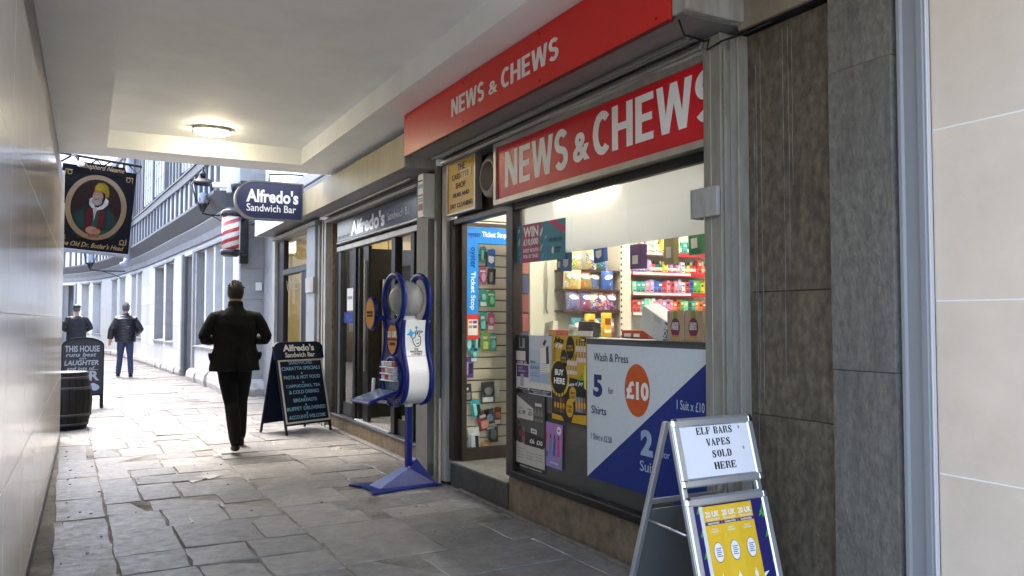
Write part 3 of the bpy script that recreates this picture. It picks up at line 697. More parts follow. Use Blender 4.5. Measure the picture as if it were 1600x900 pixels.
# hanging packs on the slatwall
pk = ['#2a5fb0', '#2f8f86', '#2f9e63', '#5b3b93', '#2b2d33', '#b0567a', '#4aa6b8', '#8fae3a', '#9a3a30', '#d7d7d2', '#35506e', '#c98a3a']
def pack(x, z, w, h, col, label, tilt=0., inner='#d9dad6'):
    t = thing('blister_pack', label, 'pack', (2.80+x, 6.425, z), group='accessory packs hanging on the slatted wall', rot=(0, tilt, 0))
    c = bx('card', P(col), t, -w/2, w/2, -.012, -.010, -h, 0)
    lum = srgb(col); kind = pack.n % 4; pack.n += 1
    pale = M('pale_'+col[1:], tuple(min(.75, .18+v*1.7) for v in lum), .2, spec=.5)
    if col == '#2a5fb0': ob('emblem', G().prism([(-.024, -h*.70), (.004, -h*.82), (.028, -h*.70), (.03, -h*.40), (-.028, -h*.36)], -.014, -.0125), P('#e4e6e8', .3), t); bx('side_fold', P('#24262c'), t, -w/2-.012, -w/2, -.02, -.006, -h, -.02)
    elif kind == 0: ob('blister', G().disc(0, -h*.6, w*.30, h*.26, -.03, -.0122, 16), pale, t); bx('label_strip', P('#e0ded8'), t, -w*.4, w*.4, -.0135, -.0122, -h*.28, -h*.18)
    elif kind == 1: bx('blister', pale, t, -w*.36, w*.05, -.03, -.0125, -h*.86, -h*.22, .006); bx('label_strip', P('#22252a'), t, w*.12, w*.42, -.0135, -.0122, -h*.8, -h*.3)
    elif kind == 2: bx('blister', pale, t, -w*.34, w*.34, -.026, -.0125, -h*.92, -h*.50, .006); bx('label_strip', P('#cfd2d0'), t, -w*.3, w*.2, -.0135, -.0122, -h*.36, -h*.22)
    else: ob('blister', G().disc(0, -h*.42, w*.32, h*.18, -.028, -.0122, 14), pale, t); bx('label_strip', P('#e6e4df'), t, -w*.4, w*.4, -.0135, -.0122, -h*.95, -h*.72)
    ob('hook', G().tube([(0, .012, .004), (0, -.05, .004), (0, -.055, .01)], .003, 6), m_alu, t)
    return t
pack.n = 0
names = {'#2a5fb0':'blue','#2f8f86':'teal','#2f9e63':'green','#5b3b93':'purple','#2b2d33':'black','#b0567a':'pink','#4aa6b8':'cyan','#8fae3a':'lime','#9a3a30':'red','#d7d7d2':'white','#35506e':'navy','#c98a3a':'amber'}
layout = [ # x, z(top), w, h, colour idx
 (.20, 2.04, .085, .12, 2), (.30, 2.05, .06, .12, 1), (.385, 2.03, .07, .14, 0),
 (.20, 1.86, .10, .15, 0), (.30, 1.87, .06, .14, 5), (.39, 1.86, .07, .13, 4),
 (.19, 1.66, .095, .15, 0), (.30, 1.67, .065, .14, 1), (.385, 1.66, .07, .13, 2),
 (.20, 1.46, .10, .15, 0), (.305, 1.47, .06, .15, 1), (.385, 1.46, .06, .14, 5),
 (.16, 1.27, .06, .13, 6), (.25, 1.29, .06, .15, 6), (.33, 1.29, .07, .15, 7), (.215, 1.15, .06, .11, 6), (.40, 1.28, .06, .14, 1),
 (.15, 1.07, .11, .16, 3), (.14, .84, .085, .14, 4), (.35, .85, .12, .17, 4), (.44, .86, .05, .13, 9),
 (.22, .70, .085, .15, 6), (.295, .60, .11, .16, 8), (.355, .61, .085, .17, 10), (.40, .50, .085, .17, 4), (.21, .46, .095, .24, 9), (.33, .33, .085, .12, 11), (.45, .62, .06, .14, 8)]
cnt = {}; ORD = ['', 'first', 'second', 'third', 'fourth', 'fifth', 'sixth', 'seventh', 'eighth', 'ninth', 'tenth', 'eleventh', 'twelfth', 'thirteenth', 'fourteenth', 'fifteenth', 'sixteenth', 'seventeenth', 'eighteenth', 'nineteenth', 'twentieth', 'twenty-first', 'twenty-second', 'twenty-third']
rowname = {0:'in the top row', 1:'in the second row', 2:'in the third row', 3:'in the fourth row', 4:'in the fifth row', 5:'in the middle', 6:'low down', 7:'near the bottom'}
rows = [0]*3+[1]*3+[2]*3+[3]*3+[4]*5+[5]*4+[6]*4+[7]*3
for (x, z, w, h, ci), rw in zip(layout, rows):
    cnt[rw] = cnt.get(rw, 0)+1
    pack(x, z, w*1.12, h*1.1, pk[ci], f"{names[pk[ci]]} accessory pack, {ORD[cnt[rw]]} from the left {rowname[rw]} of the slatted wall", rnd.uniform(-.06, .06) if z > .75 else rnd.uniform(-.2, .2), '#dfe2e4' if ci in (0, 9) else '#9fb7b4' if ci in (1, 2, 6) else '#c4c0bb')
# cream cupboard panel and leaflets seen through the window
cb = thing('cupboard', 'cream cupboard door seen through the shop window', 'cupboard', (3.78, 6.33, .21))
m_cream = M('cream_laminate', (.58, .57, .44), .45, var=.04, scale=3)
bx('door', m_cream, cb, -.26, .30, -.02, .12, .0, 2.2, .004); bx('top_panel', m_cream, cb, -.26, .30, -.012, .12, 2.205, 2.45, .004)
ob('hanging_chain', G().tube([(-.10, -.05, 1.72+.0), (-.095, -.05, 1.5), (-.105, -.05, 1.3), (-.09, -.05, 1.25)], .008, 6), M('chain', (.22, .2, .18), .5), cb)
lr = thing('leaflet_rack', 'rack of red and blue leaflets just inside the window', 'rack', (3.40, 6.25, .21))
bx('rack_back', m_brown, lr, -.11, .07, .0, .02, .0, 2.0)
for i in range(7):
    c = ['#203a78', '#27407c', '#8f4038', '#7c3a33', '#2b2f52', '#96584a', '#9a4b3e'][i]; bx('leaflet', P(c), lr, -.10, .06, -.03, -.001, .75+i*.17, .90+i*.17, .003)
# sweets gondola and vape shelves on the side wall (facing -Y)
gd = thing('shelving_unit', 'shelving along the shop side wall with red edged shelves', 'shelving', (4.7, 6.40, .21))
m_shelf = M('white_shelf', (.72, .71, .68), .4); m_lipr = P('#b8343a', .4)
bx('back_panel', M('shelf_back', (.45, .44, .40), .6), gd, -.95, 1.0, .0, .03, 0, 2.3)
up = bx('upright', M('beige_upright', (.62, .56, .45), .45), gd, -.29, -.165, -.24, -.01, 0, 2.25, .003)
g = G()
for i in range(34): g.box(-.284, -.270, -.2425, -.2395, .3+i*.056, .3+i*.056+.022)
ob('slot', g, m_black, up)
Zv = [1.265, 1.455, 1.65, 1.845]
for i, z in enumerate(Zv+[.6, .85]):
    s = bx('shelf', m_shelf, gd, -.16, .92, -.24, -.001, z-.02, z, .002); bx('price_strip', m_lipr, s, -.16, .92, -.252, -.2405, z-.038, z+.003, .002)
    bx('price_label', m_letter, s, -.15, .55 if i < 3 else .2, -.2545, -.2525, z-.026, z-.004)
    g = G(); g.tube([(-.15, -.235, z+.045), (.9, -.235, z+.045)], .002, 5); 
    for k in range(22): g.tube([(-.15+k*.05, -.235, z), (-.15+k*.05, -.235, z+.045)], .0015, 4)
    ob('wire_guard', g, m_alu, s)
for z in (.5, .76, 1.03, 1.28, 1.47, 1.65):
    s = bx('shelf', m_brown, gd, -.92, -.30, -.24, -.001, z-.02, z, .002); bx('price_strip', P('#4a2a2a'), s, -.92, -.30, -.25, -.2405, z-.02, z+.002)
shade = [('pink', '#d98aa8'), ('teal', '#3aa39a'), ('green', '#5fae4c'), ('blue', '#3f5fae'), ('red', '#c4463f'), ('orange', '#d98436'), ('purple', '#7d5aa8'), ('white', '#e2e2dc'), ('yellow', '#d9c13f'), ('mint', '#8fd0b0'), ('lilac', '#b49bc8'), ('dark green', '#2e6e4c')]
seqs = [[4,4,1,9,9,7,0,0,10,0,0,5,4,2,9,11,1,5,5,4], [9,1,1,0,10,3,3,4,0,4,0,10,7,4,3,2,2,8,8,6,1,9], [6,6,3,3,10,0,4,11,11,8,6,0,6,10,7,2,8,4,4,4,5,5], [7,0,0,7,7,2,7,8,8,7,11,7,7,2,1,11,9,7,11,11]]
cm = {}
ordn = ['lowest', 'second', 'third', 'top']
for si, seq in enumerate(seqs):
    x = -.14; no = 0
    for q in seq:
        no += 1
        w = rnd.uniform(.038, .052); h = rnd.uniform(.10, .135)
        key = (q, si)
        nm, cc = shade[q]
        bot = (si == 2 and no % 5 != 0) or (si == 3 and no % 2 == 0)
        if bot:
            o = ob('bottle', G().lathe([(.016, 0), (.018, .004), (.018, .066), (.012, .078), (.008, .082)], 10), [P(cc, .25)], None, (4.7+x+w/2, 6.40-.20, .21+Zv[si]))
            props(o, f'small {nm} bottle, {ORD[no]} from the left on the {ordn[si]} red edged shelf', 'bottle', 'small bottles on the red edged shelves')
            ob('cap', G().lathe([(.0085, .0825), (.0085, .10), (.003, .118)], 8), P('#26262a' if no % 3 else '#e8e6e0', .4), o); ob('label_band', G().lathe([(.0185, .018), (.0185, .05)], 10), P('#ebe7dd', .4), o); x += .041
            if x > .87: break
            continue
        o = ob('carton', G().cbox(-w/2, w/2, -.03, .03, 0, h, .002), [P(cc, .35)], None, (4.7+x+w/2, 6.40-.20, .21+Zv[si]), rz=rnd.uniform(-.05, .05))
        props(o, f'small {nm} carton, {ORD[no]} from the left on the {ordn[si]} red edged shelf', 'carton', 'small cartons on the red edged shelves')
        bx('printed_panel', P(rnd.choice(['#e9e6de', '#d8cfc0', '#3a3640', cc]), .4) if q != 7 else P(shade[(q+si*3) % 7][1]), o, -w*.30, w*.30, -.0312, -.0302, h*.62, h*.80)
        bx('printed_panel', P('#2c2c30', .4), o, -w*.3, w*.3, -.0312, -.0302, h*.12, h*.2)
        x += w+.0025
        if x > .87: break
def pillow(w, h, d, n=8):
    g = G(); vs = []; 
    for s in (-1, 1):
        for j in range(n+1):
            for i in range(n+1):
                u, v = i/n*2-1, j/n*2-1; b = (1-abs(u)**2.6)*(1-abs(v)**3.2)
                vs.append((u*w/2*(1-.04*b), s*d/2*b, (v+1)/2*h))
    fs = []; k = (n+1)**2
    for s in (0, 1):
        for j in range(n):
            for i in range(n):
                a = s*k+j*(n+1)+i; f = (a, a+1, a+n+2, a+n+1); fs.append(f if s == 0 else f[::-1])
    g.add(vs, fs, 0, True); return g
cand = [(.06, 1.47, '#c9c2a0', 'pale gold'), (.18, 1.47, '#7a8f3f', 'olive'), (.30, 1.47, '#93806a', 'tan'), (.42, 1.47, '#3c62ad', 'blue'),
        (.05, 1.28, '#8a7a86', 'grey'), (.20, 1.28, '#b23a3c', 'red'), (.36, 1.28, '#7a3b92', 'purple'), (.47, 1.28, '#4c3f66', 'dark violet'),
        (.08, 1.03, '#3f9a5c', 'green'), (.32, 1.03, '#57ab72', 'light green'), (.46, 1.03, '#3d5a7c', 'slate blue'),
        (.10, 1.65, '#b9b09a', 'ivory'), (.24, 1.65, '#c7b45c', 'mustard'), (.40, 1.65, '#b4b8bd', 'silver')]
cand += [(.00, 1.47, '#8fae3a', 'lime'), (.12, 1.28, '#d98436', 'orange'), (.28, 1.28, '#c9c2a0', 'cream'), (.20, 1.03, '#b23a3c', 'crimson'), (.33, 1.65, '#4f9a4a', 'leaf green'), (.02, 1.65, '#d9c13f', 'yellow')]
rown = {1.47: 'second', 1.28: 'third', 1.03: 'bottom', 1.65: 'upper'}
for x, z, c, nm in cand:
    w = rnd.uniform(.12, .15); alt = rnd.choice(['#e0b33a', '#c94f3a', '#4f9a4a', '#3b62a8', '#d98ab0'])
    t = ob('sweet_bag', pillow(w, .175, .05), busy('wrap_'+c[1:]+alt[1:], [c, c, alt, c, '#efe8d8', '#3a3036'], 22.), None, (3.84+x, 6.18+rnd.uniform(-.03, .02), .21+z+.002), rz=rnd.uniform(-.25, .25))
    t.rotation_euler = (rnd.uniform(-.08, .08), rnd.uniform(-.09, .09), t.rotation_euler[2])
    props(t, f'{nm} sweet bag on the {rown[z]} sweets shelf', 'sweet bag', 'sweet bags on the brown shelves')
    ob('printed_panel', G().disc(0, .115, w*.36, .022, -.0275, -.025, 14, rot=rnd.uniform(-.2, .2)), P('#f0ece0', .35), t)
for x, z, nm in ((4.03, 1.235, 'left'), (4.21, 1.245, 'right')):
    t = ob('yellow_bag', pillow(.115, .22, .05), M('bag_yellow', '#d9a514', .3, var=.15, scale=20), None, (x, 6.10, z)); props(t, f'tall yellow sweet bag hanging at the {nm} of the lowest sweets row', 'sweet bag', 'tall yellow bags')
    bx('printed_panel', P('#7a4a12', .4), t, -.03, .03, -.0265, -.0252, .11, .17); bx('printed_panel', P('#efe3c0', .4), t, -.035, .035, -.0225, -.0205, .04, .07)
    ob('hook', G().tube([(0, .0, .215), (0, .06, .225)], .003, 5), m_alu, t)
# things hung in the window under the blind panel
def hang(name, label, cat, Y, X, ztop, w, h, d, col, icon=None, tilt=0.):
    o = thing(name, label, cat, (X, Y, ztop), R(-90), rot=(0, tilt, R(-90)))
    b = bx('box', P(col, .35), o, -w/2, w/2, -d/2, d/2, -h, 0, .003)
    if icon: g = G(); g.prism([(-.03, -h*.72), (.0, -h*.82), (.03, -h*.72), (.032, -h*.42), (-.032, -h*.42)], -d/2-.002, -d/2-.0005); ob('printed_panel', g, P('#e6e6e2'), b)
    else: bx('printed_panel', P('#d8d2c4', .4), b, -w*.25, w*.25, -d/2-.0015, -d/2-.0002, -h*.8, -h*.45)
    ob('thread', G().tube([(0, 0, 0), (0, 0, .04)], .001, 4), m_letter, o)
    return o
hang('hanging_leaflet', 'blue leaflet with white cup emblem hung below the white blind', 'leaflet', 4.60, 2.85, 1.87, .15, .14, .004, '#2754a0', True, .05)
hang('hanging_leaflet', 'blue folder hung in the window before the sweets shelf', 'leaflet', 4.27, 2.90, 1.90, .12, .13, .03, '#2a529a', True, -.08)
hang('hanging_carton', 'purple carton hung before the vape shelves', 'carton', 3.93, 2.95, 1.86, .11, .15, .05, '#5b3a6c')
hang('hanging_bag', 'beige bag hung in the middle of the window top', 'bag', 3.62, 2.95, 1.90, .09, .18, .04, '#9c8a62')
hang('hanging_carton', 'green carton hung at the right of the window top', 'carton', 3.40, 2.95, 1.92, .10, .16, .05, '#2f7a4a', tilt=-.06)
hang('hanging_leaflet', 'brown card hung beside the blue leaflet', 'leaflet', 4.74, 2.88, 1.86, .06, .12, .006, '#4a3a2c')
# ledge inside the window with cartons
nb('window_ledge', M('ledge_grey', (.30, .31, .32), .5), 1.21, 3.30, .0445, .32, 1.262, 1.284)
def kraft(Y, label, l1, l2):
    o = ob('kraft_box', G().cbox(-.07, .07, -.06, .06, 0, .165, .002), M('kraft_card', (.48, .33, .20), .7, var=.06, scale=30), None, (2.90, Y, 1.2845), R(-90)); props(o, label, 'box')
    g = G(); g.disc(0, .075, .038, .052, -.0615, -.0602, 24); ob('oval_print', g, P('#7c2350'), o)
    text('lettering', l1, m_letter, o, -.026, .026, .085, .103, -.0625, off=.01); text('lettering', l2, m_letter, o, -.028, .028, .062, .083, -.0625, off=.015)
    bx('leaf_print', P('#8a9a2e'), o, -.016, .018, -.0612, -.0602, .125, .1645); bx('leaf_print', P('#d4813f'), o, -.03, .03, -.0622, -.0616, .02, .032)
kraft(3.455, 'kraft box with purple oval beside the white carton', 'GLUTEN', 'FREE'); kraft(3.308, 'kraft box with purple oval nearest the window post', 'GUM', 'SEEDS')
o = ob('white_carton', G().cbox(-.14, .12, -.05, .06, 0, .15, .003), M('white_card', (.70, .69, .64), .6, var=.04, scale=20), None, (2.93, 3.70, 1.30), rot=(R(8), R(24), R(-90))); props(o, 'white carton with blue end tilted on the window ledge', 'carton')
bx('blue_end', P('#2a6aa8'), o, .1202, .1215, -.045, .055, .005, .145); 
bx('blue_strip', P('#2a6aa8'), o, .085, .1195, -.0512, -.0503, .004, .146); text('lettering', 'BOU', m_letter, o, .10-.055, .10+.055, .075-.014, .075+.014, -.052, off=.02, rot=-math.pi/2)
bx('flap', P('#c9c6bc'), o, -.02, .05, -.0512, -.0503, .11, .145)
o = thing('sweet_tray', 'red sweet tray beside the beige shelf upright', 'tray', (3.05, 4.05, 1.286), R(-90)); bx('tray', P('#b03a24'), o, -.13, .14, -.05, .05, 0, .05, .003); bx('tray_lip', P('#e8dccb'), o, -.10, -.03, -.0515, -.0503, .008, .03); bx('tray_lip', P('#e8dccb'), o, .0, .06, -.0515, -.0503, .008, .03)
o = thing('open_carton', 'open black carton standing on the ledge behind the yellow poster', 'carton', (2.92, 4.45, 1.286), R(-90), rot=(R(-10), 0, R(-78))); bx('box', P('#2a2a2c'), o, -.07, .07, -.03, .04, 0, .10, .002); bx('flap', P('#d9d6cc'), o, -.075, .075, -.042, -.031, -.0, .035); bx('flap', P('#e2dfd6'), o, -.06, .05, -.02, .045, .101, .104)
o = thing('white_box', 'white box propped on the ledge left of the black carton', 'box', (2.90, 4.62, 1.286), R(-90), rot=(R(-14), R(12), R(-90))); bx('box', P('#d8d4bf'), o, -.045, .045, -.015, .015, 0, .075, .002); bx('printed_panel', P('#a9a68e'), o, -.02, .02, -.0165, -.0152, .02, .05)
o = thing('white_box', 'white box on the ledge above the pale blue poster', 'box', (2.90, 4.90, 1.286), R(-90), rot=(R(-12), R(-10), R(-90))); bx('box', P('#d9d3bd'), o, -.06, .06, -.02, .02, 0, .10, .002); bx('printed_panel', P('#b9b49c'), o, -.03, .03, -.0215, -.0202, .02, .07)
o = thing('orange_tray', 'orange tray lying on the ledge between white boxes', 'tray', (2.92, 4.76, 1.286), R(-90)); bx('tray', P('#c9502a'), o, -.13, .12, -.04, .04, 0, .045, .003); bx('tray_lip', P('#d9a03a'), o, -.12, -.03, -.0415, -.0403, .01, .04)
# ================================================================== POSTERS ON THE NEWSAGENT WINDOW
def poster(name, label, Ya, Yb, z0, z1, col, y=.018, tilt=0., group=None):
    """flat sheet stuck to the outside of the glass; returns object with local x 0..w, z 0..h"""
    w = Ya-Yb; h = z1-z0
    o = ob(name, G().box(0, w, -.0012, 0, 0, h), P(col, .4), None, (2.75+y, Ya, z0), rot=(0, tilt, R(-90))); props(o, label, 'poster', group); return o, w, h
def pp(o, col, x0, x1, z0, z1, lvl=1): return bx('printed_panel', P(col, .4), o, x0, x1, -.0012-.0007*lvl, -.0012-.0007*(lvl-1)-.0001, z0, z1)
def poly(o, col, pts, lvl=1): 
    g = G(); g.prism(pts, -.0012-.0007*lvl, -.0012-.0007*(lvl-1)-.0001); return ob('printed_panel', g, P(col, .4), o)
def ell(o, col, x, z, rx, rz, lvl=1, rot=0): 
    g = G(); g.disc(x, z, rx, rz, -.0012-.0007*lvl, -.0012-.0007*(lvl-1)-.0001, 26, rot=rot); return ob('printed_panel', g, P(col, .4), o)
TX = lambda o, s, col, x0, x1, z0, z1, lvl=2, off=.015, shear=0., **k: text('lettering', s, P(col, .4), o, x0, x1, z0, z1, -.0012-.0007*lvl, off=off, shear=shear, thick=.0008, **k)
# teal and magenta prize poster
o, w, h = poster('poster', 'teal and magenta prize poster on the white blind', 5.147, 4.475, 1.812, 2.085, '#1f7787', .016, .015)
poly(o, '#a01e54', [(.10*w, 0), (.50*w, .02*h), (.49*w, .45*h), (.53*w, h), (.13*w, h), (.11*w, .5*h)])
for i, (x, z, r, a) in enumerate([(.05, .55, .03, 1.2), (.06, .25, .02, .6), (.53, .75, .035, 1.1), (.53, .35, .03, .9), (.56, .15, .03, .5), (.04, .85, .02, 1.), (.62, .6, .02, .7), (.08, .1, .02, 2.)]): ell(o, ['#8fb0b6', '#2f98a4', '#b6cdd0'][i % 3], x*w, z*h, r, r*.4, 2, a)
TX(o, 'WIN', '#e4e0da', .15*w, .47*w, .66*h, .93*h, 3, .03); TX(o, '£10,000', '#e4e0da', .15*w, .47*w, .42*h, .62*h, 3, .03)
TX(o, 'EVERY MONTH', '#e4e0da', .15*w, .47*w, .26*h, .36*h, 3, .02); TX(o, 'FOR 30 YEARS', '#e4e0da', .15*w, .47*w, .11*h, .21*h, 3, .02)
poly(o, '#b5215c', [(.65*w, h), (.98*w, .62*h), (w, .78*h), (.80*w, h)], 2)
TX(o, 'SET FOR LIFE', '#12333c', .69*w, .94*w, .46*h, .56*h, 2, .01); ell(o, '#e6e6e0', .76*w, .25*h, .013, .025, 2); TX(o, 'THE NATIONAL', '#12333c', .81*w, .92*w, .27*h, .32*h); TX(o, 'LOTTERY', '#12333c', .81*w, .9*w, .19*h, .24*h)
bx('fold', P('#2b8b9a'), o, .62*w-.002, .62*w+.002, -.0022, -.0013, 0, h)
# small black and white price card
o, w, h = poster('poster', 'small black and white price card at the window edge', 5.160, 4.985, 1.085, 1.290, '#26262a', .016)
pp(o, '#cfcbc4', 0, .8*w, .12*h, .45*h); pp(o, '#8a8a8c', .3*w, .75*w, .55*h, .9*h); TX(o, 'OVER 18', '#d6d2ca', .1*w, .9*w, .01*h, .09*h); pp(o, '#1c1c1f', .35*w, .55*w, .6*h, .97*h, 2)
# purple card
o, w, h = poster('poster', 'purple and white product card left of the pale blue poster', 5.160, 4.965, .905, 1.085, '#d4cfcc', .0165)
pp(o, '#5a3a72', .05*w, .95*w, .48*h, .96*h); TX(o, 'NEW', '#b9a6c8', .2*w, .5*w, .8*h, .88*h); TX(o, 'MENTHOL', '#b9a6c8', .2*w, .75*w, .68*h, .76*h); pp(o, '#a49aa6', .35*w, .6*w, .12*h, .6*h, 3); pp(o, '#3c3440', .1*w, .9*w, .01*h, .06*h)
# pale blue poster
o, w, h = poster('poster', 'pale blue poster showing a white vape pod', 4.966, 4.652, .880, 1.292, '#b9c3cf', .0155)
pp(o, '#9fb2cc', .04*w, .95*w, .22*h, .55*h); pp(o, '#c6cbd2', .03*w, .96*w, .76*h, .98*h); pp(o, '#17181a', .02*w, .98*w, .02*h, .095*h, 2); TX(o, 'THIS PRODUCT CONTAINS', '#d9d9d6', .08*w, .92*w, .06*h, .08*h, 3, .01); TX(o, 'NICOTINE', '#d9d9d6', .2*w, .8*w, .03*h, .05*h, 3, .01); pp(o, '#d6d4d0', .02*w, .98*w, .105*h, .2*h, 2)
poly(o, '#e4e1db', [(.52*w, .36*h), (.93*w, .40*h), (.88*w, .84*h), (.50*w, .78*h)], 2); poly(o, '#4a3a34', [(.78*w, .53*h), (.90*w, .545*h), (.87*w, .84*h), (.76*w, .81*h)], 3); poly(o, '#cfccc7', [(.45*w, .92*h), (.62*w, .84*h), (.75*w, .93*h), (.58*w, .99*h)], 3); poly(o, '#5e2f2a', [(.62*w, .86*h), (.70*w, .83*h), (.80*w, .91*h), (.72*w, .94*h)], 4)
for i in range(5): poly(o, '#8c8a88', [(.56*w, (.38+i*.035)*h), (.82*w, (.405+i*.035)*h), (.82*w, (.413+i*.035)*h), (.56*w, (.388+i*.035)*h)], 3)
TX(o, 'New', '#3b4048', .07*w, .30*w, .53*h, .58*h, 2, .0); TX(o, 'JUUL2', '#3b4048', .07*w, .46*w, .42*h, .485*h, 2, .0); TX(o, 'a new design', '#7489a8', .07*w, .42*w, .35*h, .375*h, 2, .0); TX(o, 'for satisfaction', '#7489a8', .07*w, .48*w, .31*h, .335*h, 2, .0)
# yellow and black poster
o, w, h = poster('poster', 'yellow and black poster with a large round badge', 4.645, 4.225, .735, 1.300, '#c9a017', .0145)
poly(o, '#1b191b', [(0, 0), (w, 0), (w, .50*h), (.45*w, .52*h), (0, .60*h)])
ell(o, '#d8ae1c', .22*w, .50*h, .125, .125, 2); ell(o, '#151416', .22*w, .505*h, .104, .108, 3)
TX(o, 'BUY', '#efeee9', .10*w, .36*w, .53*h, .60*h, 4, .035); TX(o, 'HERE', '#efeee9', .07*w, .40*w, .43*h, .50*h, 4, .035)
TX(o, 'Juice', '#1b191b', .06*w, .36*w, .89*h, .98*h, 2, .05, .25, rot=-.1); TX(o, "n' Joy", '#efeee9', .12*w, .33*w, .84*h, .91*h, 3, .03, .25)
ell(o, '#1b191b', .55*w, .86*h, .05, .075, 2); ell(o, '#1b191b', .36*w, .72*h, .043, .066, 2); TX(o, 'ONLY', '#c9a017', .47*w, .63*w, .86*h, .89*h, 3, .02); TX(o, '2 FOR', '#c9a017', .29*w, .43*w, .72*h, .75*h, 3, .02); TX(o, '£5.99', '#c9a017', .47*w, .64*w, .82*h, .85*h, 3, .02); TX(o, '£10', '#c9a017', .29*w, .43*w, .68*h, .71*h, 3, .02)
pp(o, '#1b191b', .83*w, w, .93*h, .985*h, 2); TX(o, '50ml', '#efeee9', .85*w, .97*w, .94*h, .97*h, 3)
def bottle(o, x, z, hh, c, lvl=3):
    poly(o, c, [(x-.013, z), (x+.013, z), (x+.013, z+hh*.62), (x+.005, z+hh*.72), (x-.005, z+hh*.72), (x-.013, z+hh*.62)], lvl); poly(o, '#161518', [(x-.006, z+hh*.70), (x+.006, z+hh*.70), (x+.003, z+hh), (x-.003, z+hh)], lvl+1); pp(o, '#d9a11f' if c != '#d9cfc0' else '#b8842a', x-.010, x+.010, z+hh*.2, z+hh*.45, lvl+1)
for i in range(4): bottle(o, (.74+.075*i)*w, .70*h, .15, '#d9cfc0'); bottle(o, (.49+.075*i)*w, .555*h, .13, '#d9cfc0')
for i, c in enumerate(['#5a2a3c', '#3c2f44', '#7a5a20', '#6b2a24']): bottle(o, (.10+.085*i)*w, .10*h, .14, c)
for i, c in enumerate(['#8c8a90', '#9a9692', '#8f7f74', '#8a4a44']): bottle(o, (.73+.075*i)*w, .14*h, .14, c)
ell(o, '#d0a51d', .62*w, .33*h, .042, .05, 2); ell(o, '#d0a51d', .53*w, .17*h, .045, .06, 2); TX(o, 'ONLY', '#1b191b', .55*w, .69*w, .33*h, .36*h, 3); TX(o, '£10', '#1b191b', .56*w, .68*w, .285*h, .32*h, 3); TX(o, '3 FOR', '#1b191b', .46*w, .6*w, .17*h, .2*h, 3); TX(o, '£25', '#1b191b', .47*w, .59*w, .12*h, .155*h, 3)
TX(o, "Juice n' Joy", '#e6e3dc', .46*w, .92*w, .42*h, .475*h, 2, .02, .25, slope=.12); poly(o, '#c9a017', [(0, .01*h), (.36*w, .01*h), (.30*w, .06*h), (0, .075*h)], 2); poly(o, '#c9a017', [(.58*w, .01*h), (w, .01*h), (w, .12*h), (.64*w, .10*h)], 2)
poly(o, '#d8d64a', [(.94*w, .42*h), (w, .40*h), (w, .70*h), (.95*w, .66*h)], 4); poly(o, '#7fa02c', [(.74*w, .5*h), (.92*w, .5*h), (.88*w, .58*h)], 2)
for i in range(5): poly(o, '#1b191b', [(.01*w, (.66+.035*i)*h), (.08*w, (.70+.035*i)*h), (.14*w, (.68+.035*i)*h), (.08*w, (.715+.035*i)*h)], 2)
# tall grey price poster
o, w, h = poster('poster', 'tall grey price poster with white terms at the bottom', 5.160, 4.750, .345, .875, '#4a494a', .017)
pp(o, '#b9b5ae', 0, w, .06*h, .34*h); pp(o, '#18181a', 0, w, 0, .055*h, 2); TX(o, 'THIS PRODUCT CONTAINS NICOTINE', '#cfcac2', .15*w, .9*w, .018*h, .036*h, 3)
poly(o, '#c6c1b8', [(.03*w, .66*h), (.62*w, .66*h), (.62*w, .82*h), (.03*w, .965*h)], 2); TX(o, '£1.99', '#26262a', .10*w, .34*w, .72*h, .775*h, 3); TX(o, '£5', '#26262a', .45*w, .57*w, .72*h, .775*h, 3); TX(o, '1 for', '#26262a', .12*w, .26*w, .79*h, .81*h, 3); TX(o, '3 for', '#26262a', .42*w, .57*w, .79*h, .81*h, 3)
poly(o, '#1a191b', [(.30*w, .32*h), (.97*w, .32*h), (.97*w, .46*h), (.30*w, .50*h)], 2); TX(o, '£6', '#d9d5ce', .50*w, .66*w, .36*h, .42*h, 3, .03); TX(o, '£10', '#d9d5ce', .74*w, .93*w, .36*h, .42*h, 3, .03); poly(o, '#d9d5ce', [(.54*w, .50*h), (.74*w, .49*h), (.74*w, .55*h), (.54*w, .56*h)], 3); TX(o, 'NEW', '#222226', .57*w, .71*w, .51*h, .535*h, 4)
for x, c in ((.15, '#3a2022'), (.27, '#6b6662')): poly(o, c, [((x-.05)*w, .33*h), ((x+.05)*w, .33*h), ((x+.05)*w, .52*h), ((x+.025)*w, .56*h), ((x-.025)*w, .56*h), ((x-.05)*w, .52*h)], 3); pp(o, '#8a2a2c', (x-.035)*w, (x+.035)*w, .42*h, .5*h, 4)
for x in (.70, .80, .90): poly(o, '#77716a', [((x-.04)*w, .66*h), ((x+.04)*w, .66*h), ((x+.04)*w, .78*h), (x*w, .84*h), ((x-.04)*w, .78*h)], 2); pp(o, '#3c3a3a', (x-.03)*w, (x+.03)*w, .70*h, .73*h, 3)
ell(o, '#8a7a5c', .10*w, .60*h, .028, .028, 2); ell(o, '#3a3836', .10*w, .60*h, .022, .022, 3); pp(o, '#c2beb6', .68*w, .9*w, .86*h, .90*h, 2)
for i in range(10): pp(o, '#77736c', (.05+.32*(i % 3))*w, (.30+.32*(i % 3))*w, (.13+.04*(i//3)+.01*(i % 3))*h, (.136+.04*(i//3)+.01*(i % 3))*h, 2)
